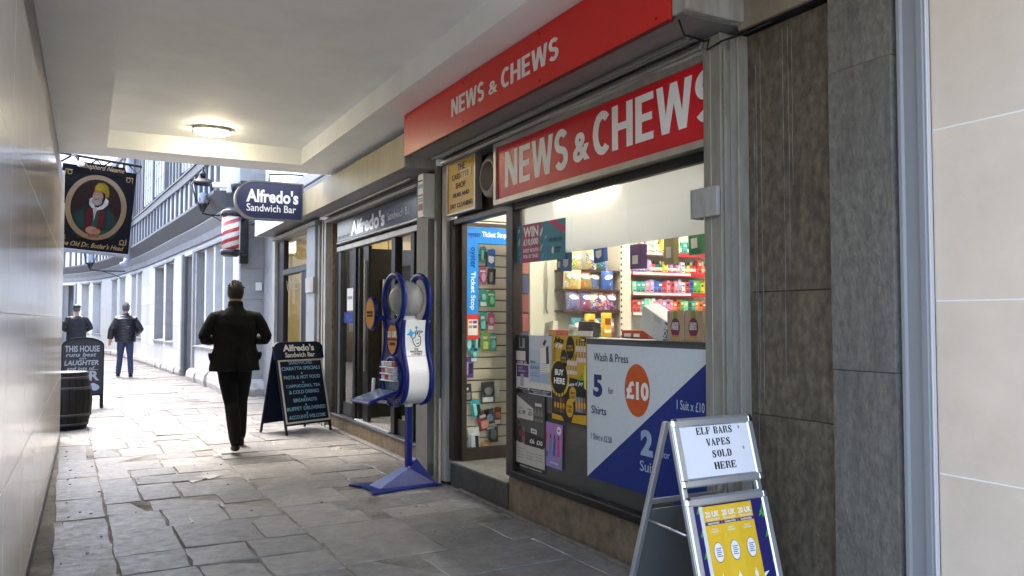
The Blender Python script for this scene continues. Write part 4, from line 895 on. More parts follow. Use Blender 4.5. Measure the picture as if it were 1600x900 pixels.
# pink and lilac poster
o, w, h = poster('poster', 'small pink and lilac poster of slim vapes', 4.735, 4.522, .415, .712, '#a678b4', .016, .02)
pp(o, '#8a7fb6', 0, w, 0, .35*h); ell(o, '#e6dbe2', .80*w, .86*h, .028, .028, 2); TX(o, 'NEW', '#7a4a8c', .73*w, .87*w, .84*h, .88*h, 3)
for x, c, t in ((.28, '#5a8f8a', .2), (.52, '#3550a0', .05), (.76, '#c43f66', -.2)): poly(o, c, [((x-.07)*w-t*.03, .28*h), ((x+.05)*w-t*.03, .26*h), ((x+.09)*w+t*.03, .66*h), ((x-.02)*w+t*.03, .68*h)], 2); poly(o, '#22203a', [((x-.01)*w, .66*h), ((x+.06)*w, .66*h), ((x+.05)*w, .74*h), ((x)*w, .74*h)], 3)
poly(o, '#6f9a3c', [(.85*w, .12*h), (w, .18*h), (w, .26*h), (.9*w, .24*h)], 2); poly(o, '#4a5aa4', [(0, .22*h), (.12*w, .2*h), (.16*w, .32*h), (0, .36*h)], 2); poly(o, '#c9566a', [(0, .55*h), (.1*w, .6*h), (.08*w, .75*h), (0, .78*h)], 2)
TX(o, 'DISPOSABLE', '#e2d6e6', .25*w, .8*w, .09*h, .13*h, 2)
for i, (Y, z) in enumerate(((4.30, .44), (4.60, 1.9))): pass
# wash and press panel
o, w, h = poster('price_panel', 'blue and pale grey laundry price panel on the window', 4.215, 3.085, .430, 1.262, '#ccd3d6', .012)
o['category'] = 'panel'
bx('top_edge', P('#4d5156'), o, 0, w, -.0025, -.0013, h-.012, h+.006)
poly(o, '#102c78', [(0, 0), (w, 0), (w, .93*h)], 1)
TX(o, 'Wash & Press', '#23304f', .07*w, .385*w, .865*h, .925*h, 2, .0); TX(o, '5', '#14296a', .062*w, .150*w, .60*h, .765*h, 2, .045); TX(o, 'for', '#33405c', .205*w, .25*w, .635*h, .685*h, 2, .0); TX(o, 'Shirts', '#1c2b58', .045*w, .185*w, .475*h, .535*h, 2, .005); TX(o, '1 Shirt x £2.50', '#33405c', .04*w, .235*w, .285*h, .33*h, 2, .0)
ell(o, '#c8561f', .457*w, .685*h, .118, .150, 2); TX(o, '£10', '#e9e6e0', .368*w, .553*w, .62*h, .745*h, 3, .045)
TX(o, '1 Suit x £10', '#c3cbd6', .765*w, .955*w, .60*h, .66*h, 2, .0); TX(o, '2', '#9db2cc', .485*w, .582*w, .255*h, .43*h, 2, .05); TX(o, 'Suits', '#b9c6d6', .478*w, .625*w, .15*h, .22*h, 2, .0); TX(o, 'for', '#b9c6d6', .655*w, .71*w, .27*h, .32*h, 2, .0); TX(o, '£18', '#e9e6e0', .74*w, .93*w, .27*h, .40*h, 2, .045)

# ================================================================== METAL A-BOARD IN THE FOREGROUND
m_snap = M('anodised_aluminium', (.62, .62, .62), .30, metal=.75, var=.05, scale=4, stretch=(.3,1,1))
ab = thing('snap_frame_board', 'aluminium snap frame pavement sign with yellow lottery ticket poster', 'pavement sign', (2.08, 2.57, 0), R(0))
W_ = .43; ZT0 = .995; ZT1 = .985; LEAN = .29      # lean of the front leg (dy per dz)
def FA(x, z, d=0.): return (x, d-(ZT0-z)*LEAN*.93, z)     # point on the front face
def fbox(name, mat, parent, x0, x1, z0, z1, d0, d1, c=.0):   # box sheared along the lean
    g = G(); g.cbox(x0, x1, d0, d1, z0, z1, c) if c else g.box(x0, x1, d0, d1, z0, z1)
    g.v = [(x, y-(ZT0-z)*LEAN*.93, z) for x, y, z in g.v]; return ob(name, g, mat, parent)
def shear(o):
    for v in o.data.vertices: v.co.y -= (ZT0-v.co.z)*LEAN*.93
    return o
for x in (0.006, W_-.03): fbox('front_leg', m_snap, ab, x, x+.026, .0, .985, .005, .030, .004)
for x in (0.006, W_-.03):
    g = G(); g.cbox(x, x+.026, .035, .06, .0, .985, .004); g.v = [(a, b+(ZT1-c)*.34, c) for a, b, c in g.v]; ob('rear_leg', g, m_snap, ab)
ob('rear_panel', (lambda g: (setattr(g, 'v', [(a, b+(ZT1-c)*.34, c) for a, b, c in g.v]), g)[1])(G().box(.033, W_-.031, .042, .05, .08, .60)), M('rear_grey_sheet', (.11, .115, .11), .6), ab)
ob('rear_bar', (lambda g: (setattr(g, 'v', [(a, b+(ZT1-c)*.34, c) for a, b, c in g.v]), g)[1])(G().cbox(.033, W_-.031, .05, .062, .62, .645, .003)), m_snap, ab)
ob('side_stay', G().tube([(.02, -.07, .55), (.02, .18, .56)], .005, 6), m_snap, ab); ob('side_stay', G().tube([(W_-.02, -.07, .55), (W_-.02, .18, .56)], .005, 6), m_snap, ab)
hd = fbox('header_panel', M('paper_white', (.76, .76, .78), .45, var=.02, scale=9), ab, .03, W_-.03, .76, .98, -.006, .003)
def snapframe(parent, z0, z1):
    for x0, x1, a, b in ((0, .034, z0+.01, z1-.01), (W_-.034, W_, z0+.01, z1-.01)): fbox('snap_rail', m_snap, parent, x0, x1, a, b, -.014, .004, .006)
    for a, b in ((z0, z0+.034), (z1-.034, z1)): fbox('snap_rail', m_snap, parent, .012, W_-.012, a, b, -.0155, .0045, .007)
    for x in (.015, W_-.015):
        for z in (z0+.017, z1-.017): fbox('corner_cap', M('chrome_cap', (.7, .7, .7), .12, metal=1.), parent, x-.017, x+.017, z-.018, z+.018, -.0175, .003, .008)
snapframe(hd, .735, 1.0)
# stencil style lettering for the header
def stencil(s, x0, x1, z0, z1, parent):
    GL = {  # strokes in a 1x1 cell: list of (poly)
     'E': [[(.0,0),(.12,0),(.12,.06),(.0,.06)], [(.08,0),(.34,0),(.34,1),(.08,1)], [(.40,0),(.9,0),(.94,.3),(.86,.3),(.80,.08),(.40,.08)], [(.40,.46),(.62,.46),(.62,.34),(.68,.34),(.68,.66),(.62,.66),(.62,.54),(.40,.54)], [(.40,.92),(.80,.92),(.86,.7),(.92,.7),(.90,1),(.40,1)]],
     'F': [[(.0,0),(.45,0),(.45,.06),(.0,.06)], [(.08,0),(.34,0),(.34,1),(.08,1)], [(.40,.46),(.62,.46),(.62,.34),(.68,.34),(.68,.66),(.62,.66),(.62,.54),(.40,.54)], [(.40,.92),(.80,.92),(.86,.7),(.92,.7),(.90,1),(.40,1)]],
     'L': [[(.08,0),(.34,0),(.34,1),(.08,1)], [(0,.94),(.44,.94),(.44,1),(0,1)], [(.40,0),(.9,0),(.94,.36),(.86,.36),(.80,.08),(.40,.08)]],
     'B': [[(.08,0),(.34,0),(.34,1),(.08,1)], [(.40,0),(.7,0),(.9,.12),(.9,.4),(.74,.52),(.66,.48),(.66,.08),(.40,.08)], [(.40,.92),(.62,.92),(.62,.54),(.7,.54),(.86,.64),(.86,.9),(.68,1),(.40,1)], [(.40,.47),(.62,.47),(.62,.53),(.40,.53)]],
     'A': [[(0,0),(.26,0),(.26,.05),(.17,.05),(.45,.86),(.40,1),(.09,.05),(0,.05)], [(.50,1),(.90,.05),(1,.05),(1,0),(.56,0),(.56,.05),(.64,.05),(.42,.80)], [(.3,.28),(.54,.28),(.52,.35),(.32,.35)]],
     'R': [[(.08,0),(.34,0),(.34,1),(.08,1)], [(.40,.92),(.62,.92),(.62,.54),(.70,.52),(.86,.62),(.86,.9),(.68,1),(.40,1)], [(.40,.46),(.64,.46),(.70,.1),(.80,0),(.98,0),(.98,.06),(.90,.1),(.84,.46),(.74,.52),(.40,.52)]],
     'S': [[(.1,0),(.16,.08),(.5,.06),(.62,.2),(.5,.36),(.2,.5),(.1,.7),(.2,.92),(.42,1),(.44,.94),(.34,.86),(.40,.7),(.66,.54),(.86,.36),(.84,.14),(.66,0),(.3,0),(.14,.0)], [(.50,1),(.7,.94),(.8,1),(.84,.66),(.76,.66),(.66,.86),(.50,.94)], [(.08,.34),(.16,.34),(.24,.14),(.14,.04),(.08,.0)]],
     'V': [[(0,1),(.45,1),(.45,.95),(.36,.95),(.56,.25),(.50,0),(.42,0),(.10,.95),(0,.95)], [(.56,.0),(.62,.22),(.82,.95),(.70,.95),(.70,1),(1,1),(1,.95),(.92,.95),(.62,0)]],
     'P': [[(.08,0),(.34,0),(.34,1),(.08,1)], [(0,0),(.44,0),(.44,.05),(0,.05)], [(.40,.92),(.62,.92),(.62,.52),(.72,.50),(.9,.62),(.9,.88),(.72,1),(.40,1)], [(.40,.44),(.62,.44),(.62,.50),(.40,.50)]],
     'O': [[(.46,0),(.46,.06),(.34,.2),(.34,.8),(.46,.94),(.46,1),(.2,.92),(.04,.66),(.04,.34),(.2,.08)], [(.54,0),(.8,.08),(.96,.34),(.96,.66),(.8,.92),(.54,1),(.54,.94),(.66,.8),(.66,.2),(.54,.06)]],
     'D': [[(.08,0),(.34,0),(.34,1),(.08,1)], [(.40,0),(.66,0),(.92,.2),(.94,.5),(.92,.8),(.66,1),(.40,1),(.40,.93),(.56,.93),(.66,.8),(.66,.2),(.56,.07),(.40,.07)]],
     'H': [[(.04,0),(.34,0),(.34,1),(.04,1)], [(.66,0),(.96,0),(.96,1),(.66,1)], [(.40,.46),(.60,.46),(.60,.54),(.40,.54)]]}
    wd = {' ': .45}; tot = sum(wd.get(c, 1.0)+.12 for c in s)-.12; sx = (x1-x0)/tot; x = x0; g = G()
    for c in s:
        for pl in GL.get(c, []): g.prism([(x+a*sx, z0+b*(z1-z0)) for a, b in pl], -.0078, -.0065)
        x += (wd.get(c, 1.0)+.12)*sx
    g.v = [(a, b-(ZT0-c)*LEAN*.93, c) for a, b, c in g.v]; ob('lettering', g, P('#141416', .5), parent)
stencil('ELF BARS', .118, .312, .932, .960, hd); stencil('VAPES', .160, .290, .886, .914, hd); stencil('SOLD', .180, .285, .840, .868, hd); stencil('HERE', .182, .298, .794, .822, hd)
for x, z in ((.345, .945), (.352, .862)): fbox('tape_mark', P('#8d8d92'), hd, x, x+.007, z, z+.012, -.0072, -.0062)
lp = fbox('lower_poster', P('#2a2560', .4), ab, .03, W_-.03, .11, .67, -.006, .003)
snapframe(lp, .075, .70)
zm = lambda z: .660-(.598-z)*.80
xm = lambda x: x*.985-.004
def lpp(col, x0, x1, z0, z1, l=1): return fbox('printed_panel', P(col, .4), lp, xm(x0), xm(x1), zm(z0), zm(z1), -.006-.0008*l, -.0061-.0008*(l-1))
def lpoly(col, pts, l=1):
    g = G(); g.prism([(xm(a), zm(b_)) for a, b_ in pts], -.006-.0008*l, -.0061-.0008*(l-1)); return shear(ob('printed_panel', g, P(col, .4), lp))
def ltx(s, col, x0, x1, z0, z1, l=3, off=.02, **k): return shear(text('lettering', s, P(col, .4), lp, xm(x0), xm(x1), zm(z0), zm(z1), -.006-.0008*l, off=off, thick=.0008, **k))
r2 = random.Random(5)
for i in range(11):
    x = r2.choice([.035, .05, .375, .39, .40]); z = r2.uniform(.2, .6); lpoly('#4d9a35', [(x, z), (x+.02, z+.01), (x+.03, z+.05), (x+.012, z+.03)])
lpp('#d8d8d4', .065, .085, .21, .60, 2); lpp('#6fa0dd', .335, .342, .35, .60, 2)
for i in range(3):
    a = .082+i*.087; lpp(['#e2b62e', '#e4ba33', '#e0b42c'][i], a, a+.0868, .215, .598, 3+i % 2 * 0)
    ltx('20 UK', '#f2ecdc', a+.008, a+.080, .548, .576, 5, .03); ltx('MILLIONAIRES', '#efe2b8', a+.012, a+.078, .532, .543, 5, .02); lpp('#4a2a66', a+.002, a+.086, .512, .527, 4); ltx('GUARANTEED', '#f0ead8', a+.014, a+.074, .515, .524, 5, .01)
    ltx('FRIDAY', '#f4eccb', a+.028, a+.060, .488, .496, 5, .01); ltx('9 DECEMBER', '#f4eccb', a+.022, a+.066, .476, .484, 5, .01)
    g = G(); g.disc(xm(a+.045), zm(.385), .024, .037, -.0098, -.0088, 22); shear(ob('printed_panel', g, P('#5a4436'), lp)); g = G(); g.disc(xm(a+.0445), zm(.386), .0225, .035, -.0106, -.0099, 22); shear(ob('printed_panel', g, P('#eceae6'), lp))
    for k in range(5): lpp('#6a5f8a', a+.032, a+.060-(k % 2)*.006, .366+k*.009, .370+k*.009, 6)
    g = G(); g.disc(xm(a+.046), zm(.262), .008, .014, -.0098, -.0088, 14); shear(ob('printed_panel', g, P('#efe9da'), lp)); lpp('#efe9da', a+.044, a+.048, .27, .29, 4)
lpoly('#4d9a35', [(.24, .07), (.412, .07), (.412, .215), (.26, .155)], 2); lpoly('#e4e4e2', [(.372, .13), (.412, .145), (.412, .235), (.372, .22)], 3)
ltx('ELUCK', '#e6ecd8', .09, .38, .195, .245, 2, .04, slope=.12); ltx('£', '#1c1c30', .388, .402, .17, .20, 4); ltx('10,000', '#efefe8', .26, .37, .10, .15, 4, .03, slope=.12); ltx('CHANCES OF', '#efefe8', .27, .34, .16, .172, 4, .0, slope=.12)

# ================================================================== LOTTERY STAND
m_lb = M('gloss_blue_plastic', (.008, .018, .16), .32, var=.12, scale=4, spec=.22); m_lw = M('white_enamel', (.72, .72, .74), .28, var=.02, scale=4)
ls = thing('lottery_stand', 'blue lottery ticket stand with clear globe and white side panel', 'ticket stand', (2.42, 6.50, 0), R(-81))
# local: x -> -Y (towards camera side), y -> +X, z up; front (towards the passage) is -y
def peanut(n=40):
    pts = []
    keys = [(0.0, .69, 0), ]
    prof = [(.685, .03), (.70, .10), (.74, .165), (.80, .205), (.88, .222), (.96, .220), (1.04, .195), (1.12, .165), (1.22, .148), (1.32, .150), (1.40, .165), (1.48, .185), (1.56, .194), (1.64, .188), (1.70, .165), (1.75, .12), (1.785, .06), (1.79, .0)]
    fine = []
    for i in range(len(prof)-1):
        p0, p1, p2, p3 = prof[max(0, i-1)], prof[i], prof[i+1], prof[min(len(prof)-1, i+2)]
        for k in range(3):
            t = k/3; fine.append(tuple(.5*((2*p1[a])+(-p0[a]+p2[a])*t+(2*p0[a]-5*p1[a]+4*p2[a]-p3[a])*t*t+(-p0[a]+3*p1[a]-3*p2[a]+p3[a])*t**3) for a in (0, 1)))
    fine.append(prof[-1]); prof = fine
    return [(w, z) for z, w in prof] + [(-w, z) for z, w in prof[::-1][1:]]
def inset(pts, d, cx=0, cz=None):
    out = []; n = len(pts)
    for i in range(n):
        a, b = Vector(pts[i-1]), Vector(pts[(i+1) % n]); t = (b-a).normalized(); nn = Vector((-t.y, t.x)); out.append((pts[i][0]+nn.x*d, pts[i][1]+nn.y*d))
    return out
pe = peanut()
def ringpath(cx, cz, rx, rz, y, r, n=26): return [(cx+rx*math.cos(2*math.pi*k/n), y, cz+rz*math.sin(2*math.pi*k/n)) for k in range(n)]
for yy, nm in ((-.125, 'front_plate'), (.115, 'rear_plate')):
    lower = [p for p in pe if p[1] <= 1.37]
    g = G(); low = [(w, z) for w, z in pe if z < 1.41]
    # lower body plate
    rt = [p for p in pe[:52] if p[1] <= 1.41]; lf = [(-w, z) for w, z in rt[::-1]]
    g.prism(rt+lf, yy-.012, yy+.012)
    pl = ob(nm, g, m_lb, ls)
    ob('ring_rim', G().tube(ringpath(0, 1.575, .175, .205, yy, .024), [(.024, .03)]*26, 10, closed=True, side=(0, 1, 0)), m_lb, pl)
    ob('edge_bead', G().tube([(w*1.0, yy, z) for w, z in rt], [(.02, .024)]*len(rt), 8), m_lb, pl); ob('edge_bead', G().tube([(w, yy, z) for w, z in lf], [(.02, .024)]*len(lf), 8), m_lb, pl)
# white wrap-round sheet
rt = [p for p in pe[:52] if p[1] <= 1.40]
for sgn in (1, -1):
    g = G(); rings = [[(sgn*w*.985, -.11, z), (sgn*w*.985, .10, z), (sgn*(w*.985-.012), .10, z), (sgn*(w*.985-.012), -.11, z)] for w, z in rt]; g.loft(rings, 0, True, False)
    sp_ = ob('side_panel', g, m_lw, ls)
    if sgn == 1: sidep = sp_
ob('panel_seam', G().box(.168, .1705, -.10, .09, 1.095, 1.10), P('#9a9aa0'), sidep)
# emblem and wording on the side panel (panel faces local +x)
em = thing('x', 'x', 'x'); bpy.data.objects.remove(em)
def side_art(g, mat, name='emblem'):   # art drawn in (u,z) with u along +y, moved to follow the panel
    def wz(z):
        for (w0, z0), (w1, z1) in zip(rt[:-1], rt[1:]):
            if z0 <= z <= z1: return (w0+(w1-w0)*(z-z0)/(z1-z0))*.985
        return rt[-1][0]
    g.v = [(wz(z)+.0012-y, x, z) for x, y, z in g.v]; return ob(name, g, mat, sidep)
blk = P('#17171c'); cy_ = P('#2a9fd0')
def star(cx, cz, r):
    pts = []
    for k in range(8):
        a = math.pi/4*k+.2; q = r if k % 2 == 0 else r*.42; pts.append((cx+q*math.cos(a), cz+q*math.sin(a)))
    return pts
side_art(G().prism(star(-.045, 1.285, .045), -.0008, .0).prism(star(.005, 1.335, .02), -.0008, 0).prism(star(.055, 1.30, .02), -.0008, 0), cy_)
def stroke(g, pts, w): 
    P2 = [Vector((a, b)) for a, b in pts]; L_, R_ = [], []
    for i, p in enumerate(P2):
        t = (P2[min(i+1, len(P2)-1)]-P2[max(0, i-1)]).normalized(); n = Vector((-t.y, t.x))*w/2; L_.append(p+n); R_.append(p-n)
    for i in range(len(P2)-1): g.prism([tuple(R_[i]), tuple(R_[i+1]), tuple(L_[i+1]), tuple(L_[i])], -.0012, -.0002)
g = G()
for pts in ([(-.03, 1.245), (-.01, 1.25), (0, 1.265), (-.002, 1.305), (.006, 1.318), (.014, 1.305), (.012, 1.275)], [(.012, 1.275), (.028, 1.305), (.038, 1.31), (.042, 1.30), (.030, 1.26)], [(.03, 1.262), (.046, 1.262), (.05, 1.235), (.045, 1.195), (.025, 1.178), (0, 1.178), (-.015, 1.195), (-.03, 1.232), (-.03, 1.245)], [(.005, 1.205), (.02, 1.198), (.035, 1.21)], [(-.002, 1.23), (.006, 1.228)], [(.022, 1.232), (.03, 1.235)]): stroke(g, pts, .007)
side_art(g, blk)
for s, x0, x1, z0, z1 in (('THE', -.018, .022, 1.148, 1.163), ('NATIONAL', -.058, .062, 1.126, 1.143), ('LOTTERY', -.05, .052, 1.104, 1.121)):
    vs, fs = tmesh(s, .03, 0, 0, 1., .01); ax = min(v.x for v in vs); bb = max(v.x for v in vs); az = min(v.y for v in vs); bz = max(v.y for v in vs)
    g = G(); g.add([(x0+(v.x-ax)/(bb-ax)*(x1-x0), -.0004-v.z*.03, z0+(v.y-az)/(bz-az)*(z1-z0)) for v in vs], fs); side_art(g, blk, 'lettering')
# openings drawn on the front plate: poster oval, card dispenser
fp = [c for c in ls.children if c.name.startswith('front_plate')][0]
g = G(); g.disc(0, 1.245, .095, .135, -.142, -.1375, 28); ob('oval_poster', g, P('#c58a2a', .35), fp)
text('lettering', '20 UK', m_letter, fp, -.08, .08, 1.255, 1.305, -.1435, off=.03); bx('printed_panel', P('#7d3a2a'), fp, -.085, .085, -.1435, -.1425, 1.225, 1.245); bx('printed_panel', P('#2a2a3a'), fp, -.05, .05, -.1435, -.1425, 1.185, 1.21); ob('oval_rim', G().tube(ringpath(0, 1.245, .098, .138, -.14, .01), .010, 8, closed=True), m_lb, fp)
g = G(); g.disc(0, .91, .15, .165, -.142, -.1375, 28); ob('card_window', g, P('#3c5a7a', .2), fp); ob('oval_rim', G().tube(ringpath(0, .91, .155, .17, -.142, .014), .015, 8, closed=True), m_lb, fp)
for r_ in range(3):
    z = .90+r_*.055
    for k in range(4): bx('play_slip', P(['#d9d2d4', '#b9574e', '#e3dedc', '#c9c2cc'][(k+r_) % 4]), fp, -.115+k*.055, -.067+k*.055, -.185+.004*k, -.143, z, z+.04, .003)
    bx('slip_rack', P('#cfd2d6', .2), fp, -.125, .115, -.195, -.1425, z-.014, z-.003, .002)
# satellite oval sign on the far side
so = ob('oval_sign', G().disc(-.27, 1.455, .095, .145, -.215, -.185, 28), m_lb, ls); ob('oval_face', G().disc(-.27, 1.455, .082, .13, -.2175, -.2145, 28), P('#c98f35', .4), so)
ob('lettering', G(), m_black, so) if False else None
text('lettering', 'DREAM COME', P('#3a2a1c'), so, -.325, -.215, 1.455, 1.475, -.219, off=.02); text('lettering', 'TRUE MAKER?', P('#3a2a1c'), so, -.325, -.215, 1.428, 1.448, -.219, off=.02); bx('sign_arm', m_lb, so, -.22, -.14, -.20, -.11, 1.40, 1.44, .004)
# globe
gl = ob('globe', G().sphere((0, -.005, 1.575), (.155, .155, .165), 26, 16), m_clear, ls)
ob('globe_band', G().tube([(.02*math.cos(a*1.0)-.0, .0-.157*math.cos(a)-.005, 1.575+.167*math.sin(a)) for a in [2*math.pi*k/30 for k in range(30)]], [(.002, .02)]*30, 6, closed=True, side=(0, .3, 1)), M('globe_band', (.4, .4, .41), .3), gl) if False else None
ob('globe_seat', G().lathe([(.10, 1.395), (.085, 1.41), (.075, 1.44)], 22, (0, -.005, 0)), m_lw, ls)
# writing shelf and tubular handle
g = G(); g.cbox(-.22, .12, -.42, -.15, -.012, .012, .010); g.v = [(x, y, .80+z+(y+.15)*.30) for x, y, z in g.v]; sh_ = ob('writing_shelf', g, m_lb, ls)
g = G(); g.box(-.20, .10, -.40, -.17, .013, .0145); g.v = [(x, y, .80+z+(y+.15)*.30) for x, y, z in g.v]; ob('shelf_top', g, M('shelf_clear', (.16, .22, .34), .08), sh_)
ob('support_tube', G().tube([(-.22, -.20, .90), (-.22, -.21, .76), (-.21, -.20, .715), (-.16, -.17, .70), (-.02, -.10, .698), (.02, .02, .70)], .014, 10), m_lw, ls)
# pole, foot
ob('pole_collar', G().lathe([(.034, .66), (.034, .712)], 14, (0, .02, 0)), m_lw, ls)
ob('pole', G().cbox(-.03, .03, -.005, .045, .10, .66, .008), m_lb, ls)
g = G(); plan = [(-.24, -.42), (-.10, -.37), (.06, -.37), (.22, -.43), (.20, -.2), (.19, .10), (.23, .22), (-.23, .22), (-.19, .10), (-.20, -.2)]
g.loft([[(x, y, z) for x, y in plan] for z in (.002, .014)], sm=False); ob('base_plate', g, m_lb, ls)
g = G(); g.add([(-.10, -.30, .015), (.10, -.30, .015), (.16, .20, .015), (-.16, .20, .015), (-.055, .0, .145), (.055, .0, .145), (.05, .07, .22), (-.05, .07, .22)], [(0,1,5,4), (4,5,6,7), (1,2,6,5), (3,0,4,7), (2,3,7,6), (3,2,1,0)]); fc = ob('foot_cone', g, m_lb, ls)
g = G(); g.add([(-.095, -.295, .0185), (.095, -.295, .0185), (.052, .0, .1485), (-.052, .0, .1485), (-.095, -.295, .0165), (.095, -.295, .0165), (.052, .0, .1465), (-.052, .0, .1465)], [(0,1,2,3), (4,7,6,5), (0,4,5,1), (1,5,6,2), (2,6,7,3), (3,7,4,0)]); ob('foot_panel', g, M('light_blue_panel', (.05, .09, .28), .45, var=.2, scale=7, spec=.2), fc)
bx('foot_tab', m_lw, fc, -.05, .05, .0, .02, .149, .156, .002)
# ================================================================== SANDWICH BAR
A0_ = (2.87, 10.62)
al = thing('sandwich_bar', 'dark fronted sandwich bar with navy sign under an olive canopy box', 'shop', (A0_[0], A0_[1], 0), R(-90))
def AY(Y): return A0_[1]-Y
def abx(name, mat, Ya, Yb, y0, y1, z0, z1, c=0., parent=None): return bx(name, mat, parent or al, AY(Ya), AY(Yb), y0, y1, z0, z1, c)
m_olive = M('olive_painted_box', (.34, .30, .19), .5, var=.12, scale=4, stretch=(1,1,.5), dirt=(.22, .19, .12), dirt_amt=.5, dscale=5, dstretch=(3,3,.4))
m_navy = M('navy_sign', (.014, .020, .052), .25, var=.1, scale=3, spec=.35)
m_warmw = M('warm_cupboard', (.72, .60, .36), .5, var=.05, scale=4)
cb2 = abx('canopy_box', m_olive, 10.50, 6.68, -.42, -.408, 2.755, 3.06, .003)
abx('canopy_soffit', m_shut, 10.50, 6.69, -.405, .0, 2.76, 2.775, 0, cb2); abx('canopy_end', m_pale, 6.679, 6.66, -.42, -.12, 2.755, 3.06, .003, cb2); abx('canopy_top', m_shut, 10.50, 6.69, -.405, .1, 3.04, 3.055, 0, cb2)
s_ = abx('shutter_rail', m_shut, 10.45, 7.12, -.12, .02, 2.68, 2.735, .006)
abx('shutter_lip', m_alu, 10.45, 7.12, -.20, -.18, 2.735, 2.759, .004, s_); abx('shutter_lip', m_alu, 10.45, 7.12, -.135, -.121, 2.69, 2.705, .003, s_)
abx('head_board', m_black, 10.45, 7.12, .03, .08, 2.32, 2.68)
sn = abx('sign_board', m_navy, 10.20, 7.28, -.035, .02, 2.40, 2.665, .003)
abx('sign_trim', m_alu, 10.21, 7.27, -.042, .02, 2.378, 2.399, .003, sn)
m_sil = M('silver_letter', (.70, .71, .72), .22, metal=.5)
text('lettering', "Alfredo's", m_sil, sn, AY(9.58), AY(8.32), 2.430, 2.615, -.0365, off=.035); text('lettering', 'Sandwich Bar', M('grey_letter', (.36, .38, .42), .4), sn, AY(8.24), AY(7.50), 2.470, 2.555, -.0365, off=.005); text('lettering', '020 7600 1451', M('grey_letter', (.36, .38, .42), .4), sn, AY(10.16), AY(9.66), 2.435, 2.475, -.0365)
abx('transom', m_alu, 10.28, 7.12, -.02, .08, 2.285, 2.345, .004)
for a, b, m in ((10.42, 10.30, m_black), (10.27, 10.16, M('dark_steel', (.05, .052, .055), .4, metal=.2)), (9.60, 9.50, m_black), (7.62, 7.52, m_black), (8.20, 8.08, m_black)): abx('mullion', m, a, b, .0, .09, .19, 2.284, .004)
abx('window_glass', m_glassd, 10.155, 9.605, .04, .046, .36, 2.284); abx('window_glass', m_glassd, 7.515, 7.13, .04, .046, .36, 2.284); abx('window_glass', m_glassd, 8.075, 7.625, .04, .046, .36, 2.284)
abx('kick_panel', m_black, 10.155, 9.605, .03, .05, .20, .358); abx('kick_panel', m_black, 8.075, 7.125, .03, .05, .20, .358)
dl = abx('door_leaf', m_black, 9.48, 9.40, .02, .80, .22, 2.27, .004); abx('door_handle', m_alu, 9.395, 9.375, .30, .33, .9, 1.9, .004, dl)
dl = abx('door_leaf', m_black, 9.22, 9.02, .01, .05, .22, 2.27, .004); abx('door_handle', m_alu, 9.10, 9.085, -.02, .005, .8, 2.1, .004, dl)
abx('threshold', M('bright_steel_threshold', (.62, .63, .65), .25, metal=.6), 9.45, 8.21, -.02, .30, .19, .215, .004)
abx('stall_riser', m_riser, 10.6, 7.12, -.03, .2, -.02, .165, .008); abx('bottom_rail', M('dark_steel', (.05, .052, .055), .4, metal=.2), 10.6, 7.12, -.045, .09, .166, .192, .004)
abx('base_kerb', m_stepst, 10.5, 7.1, -.10, -.031, -.02, .022, .01)
abx('right_pier', M('grey_render_pier', (.22, .215, .20), .65, var=.14, scale=5, dirt=(.17, .15, .13), dirt_amt=.5, dscale=3, bump=.2), 7.09, 6.80, -.14, .15, -.02, 2.755, .006)
abx('pier_recess', m_brown, 6.79, 6.57, -.06, .1, .22, 2.72, .003); abx('broken_plaster', M('broken_plaster', (.30, .22, .13), .9, var=.45, scale=14, bump=.8, bscale=20), 6.79, 6.57, -.08, .1, -.02, .215, .02); abx('pier_trim', m_pale, 6.80, 6.785, -.15, .05, .1, 2.72, .003)
abx('left_pier', m_pale, 10.62, 10.53, -.10, .1, -.02, 2.74, .005); abx('left_gap', m_riser, 10.528, 10.48, -.02, .1, -.02, 2.74)
# papers on the glass
pc = abx('notice_paper', P('#d8d8d2'), 9.98, 9.72, .036, .039, 1.52, 1.80); bx('notice_text', P('#8a8f96'), pc, AY(9.95), AY(9.76), .0345, .0357, 1.66, 1.70)
pc = abx('blue_sticker', P('#1d3270'), 10.12, 9.62, .036, .039, 1.36, 1.50); text('lettering', 'PULL', P('#3a62b0'), pc, AY(9.98), AY(9.72), 1.39, 1.47, .035, off=.01)
# interior
abx('shop_floor', m_floor, 10.6, 6.9, .301, 3.2, .1, .2); abx('shop_ceiling', M('shop_ceiling', (.74, .73, .70), .7), 10.6, 6.9, .1, 3.2, 2.66, 2.70); abx('back_wall', m_warmw, 10.6, 6.9, 3.2, 3.25, .1, 2.66); abx('side_wall', m_warmw, 10.62, 10.601, .1, 3.2, .1, 2.66)
abx('side_wall', m_warmw, 6.92, 6.88, .1, 3.2, .1, 2.66)
t = abx('ceiling_batten', m_wpaint, 9.6, 8.0, 1.3, 1.42, 2.62, 2.659); abx('tube', M('warm_tube', (1, .9, .7), .4, emis=14., ecol=(1, .88, .62)), 9.58, 8.02, 1.33, 1.39, 2.585, 2.618, .005, t)
cs = thing('cupboard', 'warm cream wall cupboard inside the sandwich bar', 'cupboard', (3.95, 10.3, 1.85)); 
for i in range(4): bx('cupboard_door', m_warmw, cs, -.75+i*.36, -.40+i*.36, -.02, .25, .0, .62, .006)
kd = thing('crisp_stand', 'tall stand of crisp packets with a red header inside the sandwich bar', 'display stand', (3.95, 10.1, .2))
bx('header', P('#a8231c', .4), kd, -.45, .45, -.04, .0, 1.28, 1.56, .006); bx('header_band', P('#c98a24', .4), kd, -.45, .45, -.046, -.0405, 1.28, 1.36); text('lettering', 'WALKERS', m_letter, kd, -.40, .40, 1.38, 1.50, -.0425, off=.03, slope=.08)
